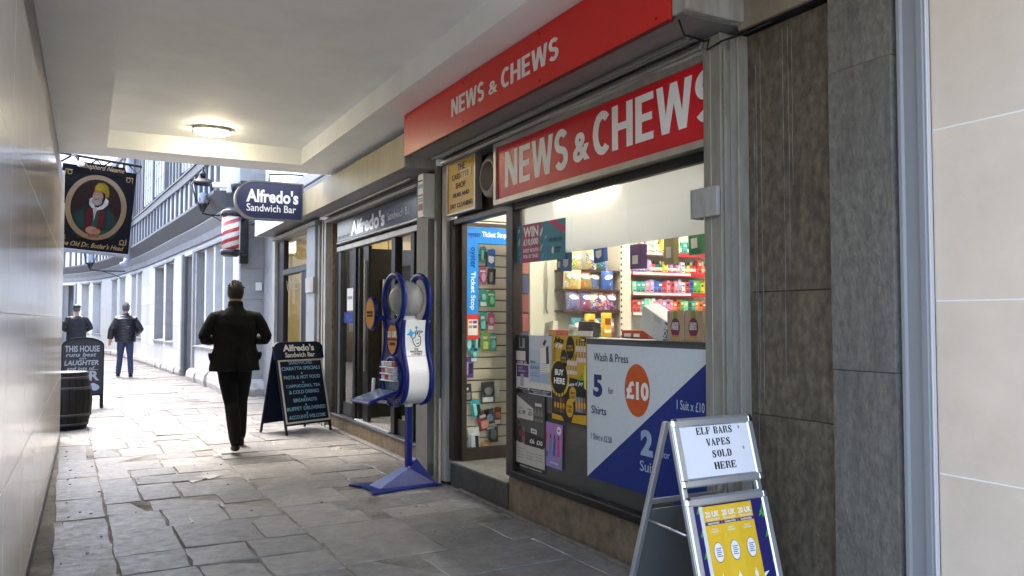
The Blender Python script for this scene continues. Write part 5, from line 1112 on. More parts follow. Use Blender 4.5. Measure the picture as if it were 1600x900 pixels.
bx('side', m_brown, kd, -.47, -.451, -.3, .0, 0, 1.56); bx('side', m_brown, kd, .451, .47, -.3, .0, 0, 1.56); bx('back', M('warm_board', (.5, .36, .18), .6), kd, -.45, .45, .001, .02, 0, 1.28)
for i in range(5): bx('shelf', M('warm_board', (.5, .36, .18), .6), kd, -.45, .45, -.28, .0, .05+i*.25, .065+i*.25)
cc = [('red', '#b3362a'), ('orange', '#c97a2a'), ('green', '#4e7d3a'), ('blue', '#3c5f9a'), ('cream', '#d8c9a0')]
for i in range(5):
    for k in range(6):
        nm, c = cc[(i*2+k) % 5]; o = ob('crisp_packet', pillow(.13, .17, .05, 5), busy('crisp_'+c[1:], [c, c, '#e6d8b0', c, '#7a2a20', c], 22.), None, (3.95-.37+k*.148, 10.1-.2, .2+.067+i*.25))
        props(o, f'{nm} crisp packet, {ORD[k+1]} from the left on the {ORD[i+1]} shelf up the crisp stand', 'crisp packet', 'crisp packets on the crisp stand')
ct = thing('counter', 'dark serving counter inside the sandwich bar', 'counter', (4.8, 8.3, .2)); bx('body', m_brown, ct, -.3, .3, -1.2, 1.2, 0, .95, .01); bx('top', m_alu, ct, -.34, .34, -1.24, 1.24, .951, .99, .005)
mb = thing('menu_board', 'black menu board above the sandwich bar counter', 'menu board', (4.2, 7.3, 1.9)); bx('board', m_black, mb, -.6, .6, -.03, .0, 0, .4, .005); text('lettering', 'BAGUETTES', M('menu_cream', (.7, .6, .4), .5), mb, -.5, .5, .12, .28, -.032)

# projecting navy sign
ps = thing('projecting_sign', 'navy projecting sign with rounded left end and white lettering', 'sign', (2.03, 10.54, 2.70), 0)
W2, H2 = .41, .46
pts = [(W2, 0), (W2, H2)] + [(-.18+.23*math.cos(a)*1.0, .23+.23*math.sin(a)) for a in [math.pi/2+math.pi*k/14 for k in range(15)]]
out = [(W2+.018, -.018), (W2+.018, H2+.018)] + [(-.18+.25*math.cos(a), .23+.25*math.sin(a)) for a in [math.pi/2+math.pi*k/14 for k in range(15)]]
ob('panel', G().prism(pts, -.05, .05), M('navy_panel', (.010, .016, .062), .35, var=.08, scale=3), ps); ob('rim', G().ring(out, pts, -.062, .062), M('sign_rim', (.14, .13, .12), .5, spec=.25), ps)
text('lettering', "Alfredo's", m_letter, ps, -.29, .365, .20, .375, -.0515, off=.035); text('lettering', 'Sandwich Bar', m_letter, ps, -.285, .335, .085, .180, -.0515, off=.012)
ob('bracket', G().tube([(.0, 0, H2+.018), (.0, 0, H2+.12), (.30, 0, H2+.14), (.44, 0, H2+.14)], .010, 8), m_black, ps); ob('bracket', G().tube([(W2+.018, 0, .1), (W2+.06, 0, .1)], .014, 8), m_black, ps)

# ================================================================== THIRD SHOP
B0_ = (2.80, 13.95)
bs = thing('barber_shop', 'glass fronted barber shop beyond the sandwich bar', 'shop', (B0_[0], B0_[1], 0), R(-90))
def BY(Y): return B0_[1]-Y
def bbx(name, mat, Ya, Yb, y0, y1, z0, z1, c=0., parent=None): return bx(name, mat, parent or bs, BY(Ya), BY(Yb), y0, y1, z0, z1, c)
c3 = bbx('canopy_box', M('daylit_white_box', (.62, .64, .68), .5, var=.06, scale=4), 13.75, 10.66, -.37, -.358, 2.79, 3.10, .003); bbx('canopy_soffit', m_shut, 13.75, 10.66, -.357, .0, 2.795, 2.81, 0, c3); bbx('canopy_top', m_shut, 13.75, 10.66, -.357, .1, 3.08, 3.095, 0, c3); bbx('canopy_end', m_wpaint, 13.77, 13.751, -.37, .1, 2.79, 3.10, .003, c3)  # canopy front kept near white: the daylight on it is put into the colour
s_ = bbx('shutter_rail', m_shut, 13.6, 10.75, -.12, .02, 2.70, 2.76, .006); bbx('shutter_lip', m_alu, 13.6, 10.75, -.14, -.121, 2.72, 2.735, .003, s_)
bbx('left_post', m_pale, 13.92, 13.72, -.05, .1, -.02, 2.78, .005); bbx('left_mullion', m_black, 13.71, 13.25, .0, .08, .0, 2.70, .004); bbx('right_post', M('blue_grey_post', (.25, .27, .28), .5, var=.1, scale=4), 11.42, 10.95, -.07, .1, -.02, 2.76, .006); bbx('lock_plate', m_pale, 11.35, 10.92, -.10, -.071, 1.78, 1.99, .004); bbx('right_strip', m_pale, 10.94, 10.86, -.03, .1, -.02, 2.74, .003); bbx('right_gap', M('rust_gap', (.07, .04, .03), .8), 10.85, 10.70, .0, .1, -.02, 2.74); bbx('right_strip', m_pale, 10.695, 10.64, -.04, .1, -.02, 2.74, .003)
tb = bbx('transom', m_black, 13.24, 11.43, .0, .08, 2.12, 2.22, .004); bbx('transom_trim', M('dark_steel', (.05, .052, .055), .4, metal=.2), 13.24, 11.43, -.012, -.001, 2.13, 2.20, .003, tb)
bbx('window_glass', m_glassd, 13.24, 11.43, .04, .046, 2.221, 2.69); gl3 = bbx('window_glass', m_glassd, 13.24, 12.02, .04, .046, .45, 2.119); bbx('kick_panel', m_black, 13.24, 11.43, .02, .06, .0, .449)
bbx('door', m_black, 11.98, 11.44, .0, .05, .02, 2.118, .004); bbx('mullion', m_alu, 12.03, 11.99, -.01, .07, .45, 2.119, .003)
text('lettering', 'CREW', M('gold_letter', (.20, .19, .15), .4), gl3, BY(13.2), BY(12.35), 1.86, 2.04, .036, mirror=True)
bbx('shop_floor', m_floor, 13.9, 10.7, .1, 3.2, -.02, .02); bbx('back_wall', m_warmw, 13.9, 10.7, 3.2, 3.25, .02, 2.7); bbx('side_wall', m_warmw, 13.95, 13.91, .1, 3.2, .02, 2.7); bbx('side_wall', m_warmw, 10.72, 10.68, .1, 3.2, .02, 2.7); bbx('shop_ceiling', M('shop_ceiling', (.74, .73, .70), .7), 13.9, 10.7, .1, 3.2, 2.70, 2.74)
t = bbx('ceiling_batten', m_wpaint, 13.2, 12.0, 1.3, 1.42, 2.66, 2.699); bbx('tube', M('warm_tube', (1, .9, .7), .4, emis=14., ecol=(1, .88, .62)), 13.18, 12.02, 1.33, 1.39, 2.63, 2.658, .005, t)
up_ = thing('upper_wall', 'pale rendered wall above the canopy boxes', 'wall', (3.0, 12.0, 3.1)); bx('wall', m_infill, up_, -.12, 1.2, -2.5, 3.3, .0, 6.0); bx('string_course', m_ledge2, up_, -.25, -.121, -2.5, 3.3, .25, .42, .01); bx('fascia_board', m_ledge, up_, -.40, -.121, -2.45, 3.3, .05, .12, .01)
gp = thing('recess_wall', 'grey stone wall in the recess before the corner building', 'wall', (3.4, 14.7, 0)); bx('wall', m_ashg, gp, -.5, .2, -.74, .74, 0, 3.1); bx('coping', m_ledge2, gp, -.52, .2, -.74, .74, 3.101, 3.2)

# ================================================================== SANDWICH BAR A-BOARD
PHI = R(66)
m_bb = M('navy_board', (.007, .011, .030), .4, var=.1, scale=4, spec=.25)
sb_ = thing('menu_a_board', 'navy folding menu board with blue lettering by the sandwich bar', 'pavement sign', (2.13, 9.86, 0), math.pi/2-PHI)
WB = .70; HB = 1.10
def lean(g, k, d=0.): g.v = [(x, y+d+z*k, z) for x, y, z in g.v]; return g
for nm, k, d in (('front_panel', .24, 0.), ('rear_panel', -.24, .53)):
    g = G(); g.cbox(.0, WB, -.012, .012, .11, HB-.03, .006); pn = ob(nm, lean(g, k, d), m_bb, sb_)
    for x in (.004, WB-.029): ob('leg', lean(G().cbox(x, x+.025, -.014, .014, .0, .14, .003), k, d), m_black, pn)
    if k > 0: front = pn
def fl_(o): 
    for v in o.data.vertices: v.co.y += v.co.z*.24
    return o
g = G(); hp = [(-.02, .915), (WB+.02, .915), (WB+.02, 1.07), (WB-.01, 1.105), (WB-.06, 1.125), (.06, 1.125), (.01, 1.105), (-.02, 1.07)]; hdr = ob('header', lean(G().prism(hp, -.025, .012), .24), m_bb, sb_)
g = G(); g.frame(.02, WB-.01, .135, .905, .02, -.020, -.0125); ob('border', lean(g, .24), M('board_border', (.52, .5, .46), .5), front)
fl_(text('lettering', "Alfredo's", m_letter, hdr, .11, .58, 1.01, 1.095, -.0265, off=.035)); fl_(text('lettering', 'Sandwich Bar', m_letter, hdr, .13, .58, .935, .995, -.0265, off=.015))
mbl = M('sky_blue_letter', (.20, .40, .58), .5)
for s, z in (('SANDWICHES', .845), ('CIABATTA SPECIALS', .775), ('PASTA & HOT FOOD', .665), ('CAPPUCCINO, TEA', .555), ('& COLD DRINKS', .485), ('BREAKFASTS', .385), ('BUFFET DELIVERIES', .285), ('ACCOUNTS WELCOME', .185)):
    w = .0325*len(s)+.03; fl_(text('lettering', s, mbl, front, WB/2-w/2, WB/2+w/2, z-.0, z+.044, -.0135, off=.02))
for z in (.735, .622, .447, .348, .248): 
    g = G(); g.disc(WB/2, z, .012, .012, -.0145, -.0125, 8); fl_(ob('lettering', g, mbl, front))
ob('hinge', G().tube([(.05, .262, 1.06), (WB-.05, .262, 1.06)], .01, 6), m_black, sb_)

# ================================================================== BARREL AND CHALKBOARD
br = thing('barrel', 'dark wooden barrel standing past the tiled wall', 'barrel', (-.235, 11.85, 0))
bh = .72; prof = [(.235, 0), (.262, .09), (.292, .22), (.303, .36), (.292, .50), (.262, .63), (.238, bh)]
m_brl = M('dark_oak_barrel', (.007, .0055, .0055), .6, var=.35, scale=9, stretch=(1,1,.2), spec=.2)
n = 22
for k in range(n):
    a0, a1 = 2*math.pi*(k+.03)/n, 2*math.pi*(k+.97)/n; g = G()
    g.loft([[(r*math.cos(a0), r*math.sin(a0), z), (r*1.01*math.cos((a0+a1)/2), r*1.01*math.sin((a0+a1)/2), z), (r*math.cos(a1), r*math.sin(a1), z), ((r-.025)*math.cos(a1), (r-.025)*math.sin(a1), z), ((r-.025)*math.cos(a0), (r-.025)*math.sin(a0), z)] for r, z in prof], sm=False); ob('stave', g, m_brl, br)
for z, r in ((.07, .258), (.19, .288), (.53, .286), (.66, .254)): ob('hoop', G().lathe([(r+.002, z-.018), (r+.008, z-.018), (r+.008, z+.018), (r+.002, z+.018)], 28), M('black_hoop', (.012, .012, .013), .45), br)
ob('lid', G().lathe([(.215, bh-.04), (.215, bh-.025)], 24), m_brl, br); ob('rim_band', G().lathe([(.235, bh+.001), (.245, bh+.001), (.245, bh+.012), (.235, bh+.012)], 28), M('worn_rim', (.06, .06, .06), .5), br)

ch = thing('chalkboard', 'black arched chalkboard sign with white lettering behind the barrel', 'chalkboard', (-.065, 14.4, 0), 0)
WC = .30; arc = [(-WC, .20), (WC, .20), (WC, .99)]+[(WC*math.cos(a), .99+.14*math.sin(a)) for a in [math.pi*k/16 for k in range(1, 16)]]+[(-WC, .99)]
inn = [(x*.93, .235+(z-.235)*.965 if z > .3 else .235) for x, z in arc]
bd = ob('board', G().prism(arc, -.015, .015), M('chalk_black', (.016, .017, .024), .6, var=.25, scale=6), ch); ob('frame', G().ring(arc, inn, -.024, -.0152), m_black, ch)
for x in (-WC, WC-.05): bx('leg', m_black, ch, x, x+.05, -.02, .02, 0, .20, .004); ob('rear_leg', G().add(*[(lambda v: (v, [(3,2,1,0),(4,5,6,7),(0,1,5,4),(1,2,6,5),(2,3,7,6),(3,0,4,7)]))([(x, .36, 0), (x+.05, .36, 0), (x+.05, .40, 0), (x, .40, 0), (x, .017, .98), (x+.05, .017, .98), (x+.05, .05, .98), (x, .05, .98)])][0]), m_black, ch)
mch = M('chalk_white', (.30, .32, .35), .8)
for s, x0, x1, z0, z1, off, sh in (('THIS HOUSE', -.25, .235, .895, .995, .03, 0), ('runs best', -.235, .19, .82, .885, .015, .2), ('on', -.05, .045, .775, .805, .01, .2), ('LAUGHTER', -.255, .225, .685, .765, .03, .15), ('and lots of...', -.22, .21, .605, .665, .015, .2), ('BEER', -.255, .235, .44, .595, .035, 0)): text('lettering', s, mch, bd, x0, x1, z0, z1, -.0165, off=off, shear=sh)
g = G(); g.disc(.18, .33, .06, .05, -.018, -.0155, 16); g.disc(.15, .36, .05, .04, -.0185, -.0157, 14); ob('chalk_drawing', g, M('chalk_blue', (.30, .36, .46), .8), bd)

def PD(col):
    c = srgb(col); return M('old_paint_'+col[1:], tuple(v*.42 for v in c), .5, var=.22, scale=18, spec=.1)
# ================================================================== PUB SIGN
pb = thing('pub_sign', 'hanging pub sign with an oval portrait on black', 'sign', (.098, 11.0, 3.26), 0, rot=(0, R(4.6), 0))
SW, SHH = .405, 1.03
m_pbk = M('sign_black', (.004, .005, .007), .7, var=.2, scale=5, spec=.08); m_gold = M('dull_gold', (.22, .15, .07), .5, var=.2, scale=14)
b_ = bx('board', m_pbk, pb, -SW, SW, -.03, .03, -SHH, 0, .006); bx('bottom_rail', M('blue_grey_rail', (.22, .25, .34), .4), b_, -SW-.005, SW+.005, -.04, .04, -SHH-.03, -SHH+.01, .006)
ob('oval_frame', G().ring(oval(0, -.49, .335, .40, 40), oval(0, -.49, .275, .345, 40), -.040, -.0305), M('oval_brown', (.105, .066, .034), .5, var=.15, scale=12), b_)
ob('oval_field', G().disc(0, -.49, .274, .344, -.033, -.0305, 40), PD('#2a1714'), b_)
def pa(col, pts, l): ob('painted_shape', G().prism(pts, -.033-.0012*l, -.0331-.0012*(l-1)), PD(col), b_)
def pe_(col, x, z, rx, rz, l): ob('painted_shape', G().disc(x, z, rx, rz, -.033-.0012*l, -.0331-.0012*(l-1), 24), PD(col), b_)
def cp_(pts): return [((x-352)*.00157, -(y-125)*.00182) for x, y in pts]
def cpa(col, pts, l): 
    q = cp_(pts); ar = sum(q[k-1][0]*q[k][1]-q[k][0]*q[k-1][1] for k in range(len(q))); pa(col, q if ar > 0 else q[::-1], l)
def cpe(col, x, y, rx, ry, l): pe_(col, (x-352)*.00157, -(y-125)*.00182, rx*.00157, ry*.00182, l)
cpa('#1c2f30', [(215, 590), (190, 500), (205, 430), (255, 395), (300, 380), (420, 380), (470, 405), (510, 470), (512, 560), (480, 600)], 1)
cpa('#243c3a', [(430, 400), (470, 420), (500, 480), (490, 540), (440, 520)], 2); cpa('#243c3a', [(215, 450), (270, 410), (285, 520), (240, 570)], 2)
cpa('#5a1620', [(290, 405), (335, 398), (330, 545), (288, 560)], 2); cpa('#64141f', [(375, 410), (415, 415), (402, 545), (372, 555)], 2); cpa('#1f4a44', [(335, 405), (375, 405), (371, 545), (332, 545)], 3); cpa('#b3b3ac', [(326, 392), (368, 392), (352, 440), (346, 490), (340, 440)], 4)
cpa('#c4c4c4', [(300, 345), (318, 328), (332, 372), (345, 395), (322, 400), (303, 380)], 5); cpa('#d0d0d0', [(412, 322), (434, 340), (430, 368), (402, 398), (362, 412), (358, 398), (395, 372)], 5)
cpe('#a98672', 356, 318, 37, 40, 6); cpe('#b8957f', 346, 322, 22, 26, 7); cpe('#8f8b86', 352, 352, 37, 28, 8); cpe('#a19c96', 346, 360, 22, 20, 9); cpe('#8a6354', 345, 340, 12, 3.5, 10); cpe('#b08a76', 338, 322, 5, 9, 10); cpe('#2c1d18', 330, 308, 5, 3, 10); cpe('#2c1d18', 352, 308, 5, 3, 10)
cpa('#8f7a1c', [(326, 294), (330, 255), (350, 228), (390, 224), (420, 245), (433, 285), (430, 318), (410, 322), (404, 296), (380, 286), (345, 284)], 11); cpa('#a58d24', [(334, 284), (340, 250), (362, 232), (385, 240), (380, 282)], 12)
cpa('#4a2620', [(212, 555), (300, 548), (330, 590), (250, 612)], 3); cpa('#1f4a40', [(400, 548), (490, 535), (470, 590), (405, 598)], 4); cpe('#b08474', 338, 550, 42, 26, 6); cpe('#a27664', 370, 556, 30, 20, 7); cpa('#8a5048', [(315, 578), (392, 576), (394, 592), (318, 596)], 8)
for sx in (-1, 1):
    for sz in (0, 1):
        x = sx*.32; z = -.10 if sz else -.88
        g = G(); g.tube([(x-.045*sx*-1, -.033, z+(-.04 if sz else .04)), (x+.045*sx, -.033, z+(-.04 if sz else .04)*-1*0+(.03 if sz else -.03)), (x-.03*sx, -.033, z+(.03 if sz else -.03))], .006, 5); g.tube(ringpath(x, z, .022, .026, -.033, .004, 12), .0045, 5, closed=True); ob('scroll', g, m_gold, b_)
g = G(); g.prism([(-.25, -.075), (.27, -.075), (.30, -.045), (.27, .045), (-.22, .045), (-.25, .02)], -.040, -.0302); cr = ob('crest_board', g, m_pbk, b_)
text('lettering', 'Shepherd Neame', m_gold, cr, -.20, .265, -.045, .035, -.0415, off=.008, shear=.35); text('lettering', "The Old Dr. Butler's Head", m_gold, b_, -.345, .35, -.985, -.925, -.0315, off=.01, shear=.35)
g = G(); g.tube([(-.62, 0, .12), (-.40, 0, .12), (.0, 0, .11), (.45, 0, .10)], .016, 8); g.tube([(-.62, 0, -.08), (-.45, 0, .0), (-.33, 0, .10)], .012, 6); g.tube([(.1, 0, .10), (.02, 0, .03), (-.05, 0, .10), (-.12, 0, .03)], .010, 6); g.tube([(.30, 0, .1), (.42, 0, -.0), (.45, 0, .1)], .008, 6); ob('iron_bracket', g, m_black, pb)
for x in (-.25, .25): ob('hanger', G().tube([(x, 0, .0), (x, 0, .10)], .010, 6), m_black, pb)
sp2 = ob('sign_light', G().sphere((-.22, -.12, .0), (.05, .05, .035), 12, 8), m_wpaint, pb); ob('light_arm', G().tube([(-.22, -.12, .02), (-.28, -.08, .09), (-.34, 0, .12)], .010, 6), m_black, sp2)

# ================================================================== BARBER POLE, LANTERNS
def striped(name):
    if name in MATS: return MATS[name]
    m = bpy.data.materials.new(name); m.use_nodes = True; nt = m.node_tree; N = nt.nodes; L = nt.links; b = N['Principled BSDF']; b.inputs['Roughness'].default_value = .3
    tc = N.new('ShaderNodeTexCoord'); sp = N.new('ShaderNodeSeparateXYZ'); L.new(tc.outputs['Object'], sp.inputs[0])
    at = N.new('ShaderNodeMath'); at.operation = 'ARCTAN2'; L.new(sp.outputs['Y'], at.inputs[0]); L.new(sp.outputs['X'], at.inputs[1])
    d = N.new('ShaderNodeMath'); d.operation = 'DIVIDE'; L.new(at.outputs[0], d.inputs[0]); d.inputs[1].default_value = math.pi
    mz = N.new('ShaderNodeMath'); mz.operation = 'MULTIPLY_ADD'; L.new(sp.outputs['Z'], mz.inputs[0]); mz.inputs[1].default_value = -6.4; L.new(d.outputs[0], mz.inputs[2])
    fr_ = N.new('ShaderNodeMath'); fr_.operation = 'FRACT'; L.new(mz.outputs[0], fr_.inputs[0])
    gt = N.new('ShaderNodeMath'); gt.operation = 'GREATER_THAN'; gt.inputs[1].default_value = .56; L.new(fr_.outputs[0], gt.inputs[0])
    mx = N.new('ShaderNodeMix'); mx.data_type = 'RGBA'; mx.inputs['A'].default_value = (.74, .71, .68, 1); mx.inputs['B'].default_value = (.48, .05, .05, 1); L.new(gt.outputs[0], mx.inputs['Factor']); L.new(mx.outputs['Result'], b.inputs['Base Color']); MATS[name] = m; return m
bpo = thing('barber_pole', 'red and white striped barber pole on the stone corner', 'barber pole', (2.19, 14.75, 2.54))
m_blkm = M('black_gloss_metal', (.014, .015, .019), .25)
ob('cylinder', G().lathe([(.148, .10), (.148, .68)], 28), striped('barber_stripes'), bpo)
ob('cap', G().lathe([(.15, .681), (.168, .69), (.168, .75), (.15, .79), (.10, .815), (.02, .82)], 28), m_blkm, bpo); ob('cap', G().lathe([(.02, -.03), (.12, -.025), (.165, .01), (.168, .08), (.15, .099)], 28), m_blkm, bpo)
ob('bracket', G().tube([(.16, .0, .72), (.30, .2, .72), (.32, .65, .72)], .03, 8), m_blkm, bpo); ob('bracket', G().tube([(.16, .0, .05), (.30, .2, .05), (.32, .65, .05)], .03, 8), m_blkm, bpo); bx('wall_plate', m_blkm, bpo, .25, .40, .55, .69, -.1, .95, .01)
def lantern(label, x, y, z, s, ax, ay):
    t = thing('wall_lantern', label, 'lantern', (x, y, z), group='wall lanterns'); t.scale = (s, s, s)
    top, bot = .26, .13
    def sq(r, zz): return [(r, r, zz), (-r, r, zz), (-r, -r, zz), (r, -r, zz)]
    g = G(); g.loft([sq(bot*.9, .02), sq(top*.96, .54)], sm=False); ob('glass', g, glass('lantern_glass', (.8, .84, .9), 1.5), t)
    g = G()
    for a, b in ((1,1), (-1,1), (-1,-1), (1,-1)): g.tube([(a*bot, b*bot, 0), (a*top, b*top, .55)], .014, 6)
    for r, zz in ((bot, .0), (top, .55)):
        q = sq(r, zz)
        for k in range(4): g.tube([q[k], q[(k+1) % 4]], .016, 6)
    ob('cage', g, m_blkm, t)
    g = G(); g.loft([sq(top*1.05, .555), sq(top*1.03, .58), sq(.12, .69), sq(.07, .71)], sm=False); ob('roof', g, m_blkm, t)
    ob('finial', G().lathe([(.07, .71), (.075, .78), (.10, .80), (.07, .84), (.035, .90), (.02, .93), (.045, .97), (.02, 1.01), (.005, 1.03)], 16), m_blkm, t)
    ob('lamp_holder', G().lathe([(.05, .02), (.045, .12), (.09, .20), (.10, .28), (.04, .32)], 14), M('lantern_white', (.7, .72, .75), .4), t)
    ob('base', G().lathe([(.05, -.20), (.07, -.14), (.12, -.04), (.14, .0)], 14), m_blkm, t)
    g = G(); g.tube([(0, 0, -.14), (.0, 0, -.24), (ax*.3, ay*.3, -.27), (ax, ay, -.24)], .024, 8); g.tube([(ax*.9, ay*.9, -.5), (ax*.6, ay*.6, -.36), (ax*.3, ay*.3, -.27)], .014, 6); ob('arm', g, m_blkm, t)
    return t
lantern('large black wall lantern on the corner building beside the barber pole', 1.90, 16.3, 3.62, .72, .70, .2)
lantern('small black wall lantern far down the alley under the pub sign', .02, 31.0, 3.35, .92, 1.2, .6)
# small fittings on the far building
cmr = thing('cctv_camera', 'white wall camera above the barber pole', 'camera', (2.12, 15.3, 3.85)); bx('body', m_wpaint, cmr, -.18, .08, -.05, .05, -.04, .05, .01); bx('mount', m_wpaint, cmr, .08, .16, -.07, .07, -.12, .16, .01); ob('lens', G().lathe([(.035, 0), (.035, .02)], 12), m_black, cmr, (-.18, 0, 0), rot=(0, R(-90), 0)); ob('arm', G().tube([(.16, 0, 0), (.45, .25, 0)], .02, 6), m_wpaint, cmr)
lb = thing('black_wall_box', 'black round wall lamp above the projecting sign', 'lamp', (2.36, 15.2, 3.80)); ob('bowl', G().lathe([(.02, -.10), (.07, -.09), (.10, -.04), (.11, .04), (.11, .08)], 20), m_blkm, lb); bx('backplate', m_blkm, lb, .05, .22, -.06, .22, -.1, .15, .01)
rp = thing('drainpipe', 'grey drainpipe on the timber building behind the pub sign', 'pipe', (cx_(29.0)-.52, 29.0, 3.2)); ob('pipe', G().tube([(0, 0, .2), (0, 0, 6)], .09, 10), M('pipe_grey', (.34, .36, .42), .5), rp); ob('shoe', G().tube([(0, 0, .25), (-.05, 0, .05), (-.2, 0, -.02)], .10, 10), M('pipe_grey', (.34, .36, .42), .5), rp)
# litter
lt_ = ob('paper_scrap', blob(1.20, 8.72, .055, .05, 14, 4, .02), P('#e4e4e0', .7)); props(lt_, 'white paper scrap on the flagstones beside the walking man', 'litter')
# ================================================================== PEOPLE
def remesh(g, vox, smooth=6, name='body'):
    me = g.mesh(name); o = bpy.data.objects.new('tmp', me); C.objects.link(o)
    m = o.modifiers.new('r', 'REMESH'); m.mode = 'VOXEL'; m.voxel_size = vox; m.adaptivity = 0
    s = o.modifiers.new('s', 'SMOOTH'); s.factor = .5; s.iterations = smooth
    bpy.context.view_layer.update(); out = bpy.data.meshes.new_from_object(o.evaluated_get(bpy.context.evaluated_depsgraph_get()))
    bpy.data.objects.remove(o); out.materials.clear(); out.polygons.foreach_set('use_smooth', [True]*len(out.polygons)); return out
def paint(me, fn, mats):
    for m in mats: me.materials.append(m)
    for p in me.polygons: p.material_index = fn(p.center)
def hand(g, wrist, d, side, curl=.5):
    """palm, four fingers and a thumb; d = pointing direction, side = thumb direction"""
    w = Vector(wrist); d = Vector(d).normalized(); s = Vector(side); s = (s-d*s.dot(d)).normalized(); n = d.cross(s)
    g.tube([w-d*.02, w+d*.03, w+d*.085], [(.026, .018), (.038, .016), (.036, .014)], 10, side=s)
    for k, (off, ln) in enumerate(((.028, .075), (.010, .083), (-.009, .078), (-.027, .062))):
        b = w+d*.08+s*off; p1 = b+d*ln*.45+n*curl*.012; p2 = p1+d*ln*.35+n*curl*.03; p3 = p2+d*ln*.15+n*curl*.03
        g.tube([b-d*.02, b, p1, p2, p3], [.0095, .0095, .009, .008, .006], 8)
    b = w+d*.02+s*.03; g.tube([b-s*.01, b+d*.02+s*.022, b+d*.045+s*.03+n*.01, b+d*.06+s*.028+n*.016], [.013, .011, .010, .007], 8)
def figure(H=1.8, lf=(0, 0, 0), rf=(0, 0, 0), lk=None, rk=None, lh=None, rh=None, le=None, re=None, ltoe=(0, 1, 0), rtoe=(0, 1, 0), head_tilt=.0, leg_r=1., hd=None):
    """body facing +y; returns bmesh-like G with head, neck, torso, limbs, feet, hands"""
    g = G(); hip = .93
    g.tube([(0, 0, .86), (0, .0, .96), (0, -.01, 1.08), (0, 0, 1.25), (0, -.005, 1.38), (0, -.01, 1.46), (0, -.01, 1.50)], [(.165, .115), (.175, .12), (.155, .105), (.175, .115), (.185, .115), (.15, .09), (.07, .06)], 18, side=(1, 0, 0))
    g.tube([(0, -.01, 1.44), (0, .0, 1.52), (0, .015, 1.60)], [(.062, .06), (.055, .055), (.054, .058)], 12, side=(1, 0, 0))
    # head
    c = Vector((0, .02, 1.685))
    rings = []
    for z, rx, ry, oy in ((-.115, .035, .045, .025), (-.10, .052, .062, .02), (-.07, .064, .078, .012), (-.03, .072, .090, .004), (.01, .076, .097, -.002), (.05, .074, .096, -.006), (.085, .062, .080, -.008), (.108, .040, .052, -.008), (.118, .012, .016, -.008)):
        rings.append([(c.x+rx*math.cos(2*math.pi*k/18), c.y+oy+ry*math.sin(2*math.pi*k/18), c.z+z) for k in range(18)])
    g.loft(rings)
    g.sphere((c.x, c.y+.098, c.z-.018), (.014, .02, .024), 10, 8); g.sphere((c.x, c.y+.088, c.z-.066), (.026, .012, .009), 10, 6)
    for s in (-1, 1):
        g.sphere((c.x+s*.076, c.y-.004, c.z-.012), (.011, .022, .034), 10, 8); g.sphere((c.x+s*.03, c.y+.086, c.z+.008), (.014, .010, .008), 8, 6)
    for s, f, k, t in ((-1, lf, lk, ltoe), (1, rf, rk, rtoe)):
        h = Vector((s*.088, 0, hip)); a = Vector((s*.08+f[0], f[1], .085+f[2])); kn = Vector(k) if k else (h+a)/2+Vector((0, .03, .0))
        mid = (h+kn)/2; cal = kn+(a-kn)*.35
        g.tube([h+Vector((0, 0, .04)), h-Vector((0, 0, .04)), mid, kn, cal, a+(kn-a)*.15, a], [(.098, .105), (.098, .105), (.085*leg_r, .09*leg_r), (.065*leg_r, .068*leg_r), (.064*leg_r, .066*leg_r), (.058*leg_r, .062*leg_r), (.055, .058)], 14, side=(1, 0, 0))
        t = Vector(t).normalized(); up = Vector((0, 0, 1)); 
        heel = a-t*.055-Vector((0, 0, .05)) if abs(t.z) < .2 else a-t*.05
        toe = a+t*.19-Vector((0, 0, .055)) if abs(t.z) < .2 else a+t*.20
        g.tube([heel, a+t*.03+Vector((0, 0, -.035)), (a+toe)/2+Vector((0, 0, -.022)), toe], [(.042, .045), (.047, .048), (.05, .036), (.036, .024)], 12, side=(1, 0, 0))
    for s, e, h_ in ((-1, le, lh), (1, re, rh)):
        sh = Vector((s*.19, -.01, 1.44)); e = Vector(e); h_ = Vector(h_)
        g.tube([Vector((s*.10, -.01, 1.45)), sh, sh+(e-sh)*.5, e, e+(h_-e)*.4, h_], [.055, .062, .050, .042, .040, .028], 12)
        hand(g, h_, h_-e, (-s, 0, .3), .6)
    return g
m_skin = M('skin', (.50, .32, .25), .5, var=.06, scale=20)
m_hair = M('dark_hair', (.010, .0075, .006), .8, var=.4, scale=60, stretch=(1,1,.3), bump=.6, bscale=120)
m_hairg = M('grey_hair', (.10, .095, .10), .55, var=.4, scale=60, bump=.6, bscale=120)
m_coat = M('black_wool_coat', (.0075, .0075, .008), .9, var=.3, scale=40, bump=.4, bscale=180, spec=.12); m_trs = M('black_trousers', (.004, .004, .005), .85, var=.2, scale=30, bump=.3, bscale=120, spec=.12); m_shoe = M('black_shoe', (.006, .006, .007), .4, spec=.3)
def folds(me, amp, fz, seed=0):
    r2 = random.Random(seed); ph = [r2.uniform(0, 6) for _ in range(6)]
    me.update()
    for v in me.vertices:
        c = v.co; a = math.sin(c.z*fz+ph[0]+3*math.sin(c.x*9+ph[1]))*.5+math.sin(c.z*fz*1.9+c.x*14+ph[2])*.3+math.sin(c.x*31+c.y*23+ph[3]+c.z*7)*.35
        v.co += v.normal*amp*a
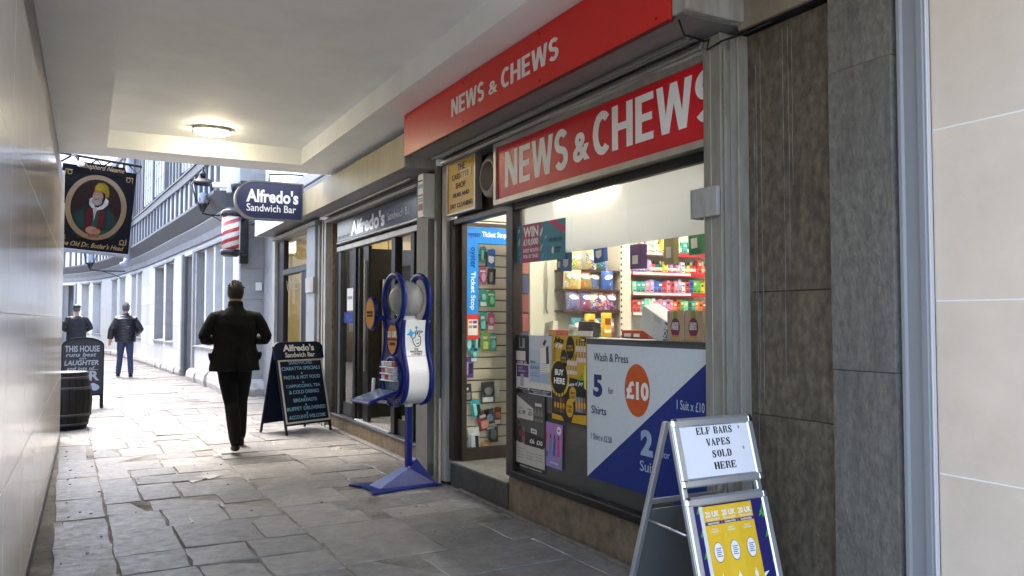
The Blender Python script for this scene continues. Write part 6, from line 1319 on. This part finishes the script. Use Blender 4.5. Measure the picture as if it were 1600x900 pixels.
def hair(head_c, mat, parent, kind='short'):
    g = G(); c = Vector(head_c); rings = []
    for z, rx, ry, oy in ((-.055, .058, .040, -.052), (-.03, .074, .070, -.034), (.0, .083, .090, -.018), (.03, .085, .102, -.010), (.065, .080, .102, -.006), (.10, .064, .082, -.004), (.125, .040, .052, -.004), (.134, .012, .016, -.004)):
        rings.append([(c.x+rx*math.cos(2*math.pi*k/28)*(1+.03*math.sin(k*3.7+z*90)), c.y+oy+ry*math.sin(2*math.pi*k/28)*(1+.03*math.sin(k*5.1+z*70)), c.z+z+.004*math.sin(k*4.3)) for k in range(28)])
    g.loft(rings)
    if kind == 'short':
        r2 = random.Random(3)
        for k in range(170):
            a = r2.uniform(0, 2*math.pi); ph = r2.uniform(.0, 1.35); d = Vector((math.cos(a)*math.sin(ph)*.8, math.sin(a)*math.sin(ph), math.cos(ph))); p = c+Vector((d.x*.10, d.y*.103-.006, d.z*.125+.004)); t = Vector((r2.uniform(-1, 1), r2.uniform(-1, 1), r2.uniform(-.2, .8)))*.016+d*.014
            g.tube([p-d*.012, p+t*.6, p+t], [.008, .006, .002], 5)
    return ob('hair', g, mat, parent)
# ---- man in the black coat
mn = thing('person', 'person in a black coat walking away down the passage', 'person', (1.40, 9.02, 0), R(-4))
g = figure(lf=(.075, -.32, .045), rf=(.02, .38, 0), lk=(-.03, -.03, .50), rk=(.085, .20, .51), le=(-.335, -.05, 1.215), re=(.335, -.05, 1.205), lh=(-.16, .21, 1.18), rh=(.16, .21, 1.17), ltoe=(0, .80, -.42), rtoe=(0, 1, 0), leg_r=1.12)
me = remesh(g, .009, 4)
paint(me, lambda c: 2 if c.z < .105 and True else (1 if c.z < 1.0 else (0 if (c.z > 1.50 or c.y > .19) else 1)), [m_skin, m_trs, m_shoe]); body = ob('body', me, None, mn)
g = G()
g.tube([(0, .0, .855), (0, .0, .87), (0, 0, .98), (0, -.005, 1.10), (0, -.005, 1.22), (0, -.008, 1.36), (0, -.01, 1.45), (0, -.01, 1.505), (0, -.005, 1.535)], [(.262, .165), (.262, .165), (.248, .155), (.222, .138), (.228, .142), (.235, .148), (.205, .125), (.11, .095), (.078, .080)], 28, side=(1, 0, 0))
for s in (-1, 1):
    g.tube([(s*.12, -.01, 1.44), (s*.205, -.012, 1.425), (s*.270, -.03, 1.34), (s*.318, -.04, 1.225), (s*.305, -.01, 1.185), (s*.26, .06, 1.18), (s*.18, .17, 1.17)], [.072, .075, .064, .058, .055, .052, .047], 16)
    g.tube([(s*.245, -.02, .98), (s*.262, -.02, 1.05)], [(.02, .06), (.015, .055)], 8, side=(1, 0, 0))
me = remesh(g, .010, 5, 'coat'); folds(me, .008, 17, 4); paint(me, lambda c: 0, [m_coat]); coat = ob('coat', me, None, mn)
g = G(); g.tube([(0, -.012, 1.50), (0, -.006, 1.545), (0, .0, 1.60)], [(.098, .090), (.082, .080), (.076, .076)], 24, side=(1, 0, 0)); me = remesh(g, .008, 3, 'collar'); ob('collar', me, m_coat, coat)
g = G(); g.tube([(0, -.165, .86), (0, -.158, 1.0), (0, -.150, 1.12)], [(.0035, .012)]*3, 6); ob('back_vent', g, m_trs, coat)
hair((0, .02, 1.685), m_hair, mn)
# ---- man in the puffer jacket
m_puf = M('navy_puffer', (.010, .011, .018), .34, var=.15, scale=14, spec=.5); m_jean = M('blue_jeans', (.028, .050, .115), .8, var=.25, scale=20, bump=.3, bscale=150); m_tr = M('white_trainer', (.6, .6, .6), .5)
pm_ = thing('person', 'person in a navy puffer jacket and blue jeans walking away', 'person', (.81, 21.7, 0), R(3))
g = figure(lf=(-.05, .20, 0), rf=(.04, -.12, 0), lk=(-.10, .14, .50), rk=(.11, .0, .50), le=(-.31, -.04, 1.17), re=(.32, -.06, 1.18), lh=(-.33, .06, .93), rh=(.24, .18, 1.03), leg_r=1.05)
me = remesh(g, .010, 4); paint(me, lambda c: (3 if c.z < .03 else 2) if c.z < .10 else (1 if c.z < 1.0 and abs(c.x) < .24 else 0), [m_skin, m_jean, m_shoe, m_tr]); ob('body', me, None, pm_)
g = G(); zs_ = [.86+.0145*i for i in range(46)]
g.tube([(0, -.005, z) for z in zs_], [((.225+.02*math.sin((z-.86)*4.2))*(1 if z < 1.40 else max(.38, 1-(z-1.40)*4.6))+.012*abs(math.sin((z-.86)*math.pi/.075)), (.155+.012*math.sin((z-.86)*4.5))*(1 if z < 1.42 else max(.5, 1-(z-1.42)*4.))+.012*abs(math.sin((z-.86)*math.pi/.075))) for z in zs_], 28, side=(1, 0, 0))
for s, e, w in ((-1, Vector((-.31, -.04, 1.17)), Vector((-.335, .05, .95))), (1, Vector((.325, -.06, 1.18)), Vector((.25, .16, 1.05)))):
    P0 = Vector((s*.17, -.01, 1.43)); path = []; rr = []
    for i in range(34):
        t = i/33; p = P0+(e-P0)*(t/.55) if t < .55 else e+(w-e)*((t-.55)/.45); path.append(p); rr.append((.082-.020*t)+.010*abs(math.sin(i*math.pi/4.2)))
    g.tube(path, rr, 14)
me = remesh(g, .011, 1, 'jacket'); paint(me, lambda c: 0, [m_puf]); jk = ob('jacket', me, None, pm_)
g = G(); g.tube([(0, -.01, 1.47), (0, .0, 1.56)], [(.085, .085), (.075, .078)], 18, side=(1, 0, 0)); ob('collar', g, m_puf, jk)
ob('emblem', G().tube([(.03+.03*math.cos(2*math.pi*k/12), -.178, 1.22+.03*math.sin(2*math.pi*k/12)) for k in range(11)], .005, 5), M('emblem_grey', (.4, .4, .42), .5), jk)
hair((0, .02, 1.685), m_hairg, pm_)
# ---- man in the flat cap
m_jac = M('slate_jacket', (.014, .017, .025), .7, var=.2, scale=14, bump=.2)
cm_ = thing('person', 'person in a dark jacket and flat cap far down the alley', 'person', (-.27, 24.0, 0), R(4))
g = figure(lf=(-.05, .10, 0), rf=(.04, -.10, 0), le=(-.33, -.03, 1.19), re=(.33, -.03, 1.19), lh=(-.18, .2, 1.1), rh=(.18, .2, 1.1))
me = remesh(g, .012, 4); paint(me, lambda c: 2 if c.z < .10 else (1 if c.z < 1.0 else 0), [m_skin, m_trs, m_shoe]); ob('body', me, None, cm_)
g = G(); g.tube([(0, 0, .84), (0, 0, .88), (0, 0, 1.1), (0, -.005, 1.3), (0, -.01, 1.43), (0, -.01, 1.50)], [(.235, .155), (.24, .158), (.23, .15), (.235, .15), (.20, .125), (.09, .085)], 24, side=(1, 0, 0))
for s in (-1, 1): g.tube([(s*.12, -.01, 1.44), (s*.2, -.01, 1.42), (s*.28, -.03, 1.30), (s*.33, -.03, 1.19), (s*.25, .08, 1.14), (s*.18, .18, 1.10)], [.07, .08, .072, .066, .058, .05], 14)
me = remesh(g, .012, 4, 'jacket'); folds(me, .006, 24, 9); paint(me, lambda c: 0, [m_jac]); ob('jacket', me, None, cm_)
hair((0, .02, 1.68), m_hairg, cm_, 'plain')
g = G(); g.sphere((0, .01, 1.755), (.10, .125, .045), 18, 8); g.sphere((0, .12, 1.735), (.075, .06, .012), 14, 6); ob('cap', remesh(g, .01, 3, 'cap'), M('dark_cap', (.02, .02, .025), .8), cm_)
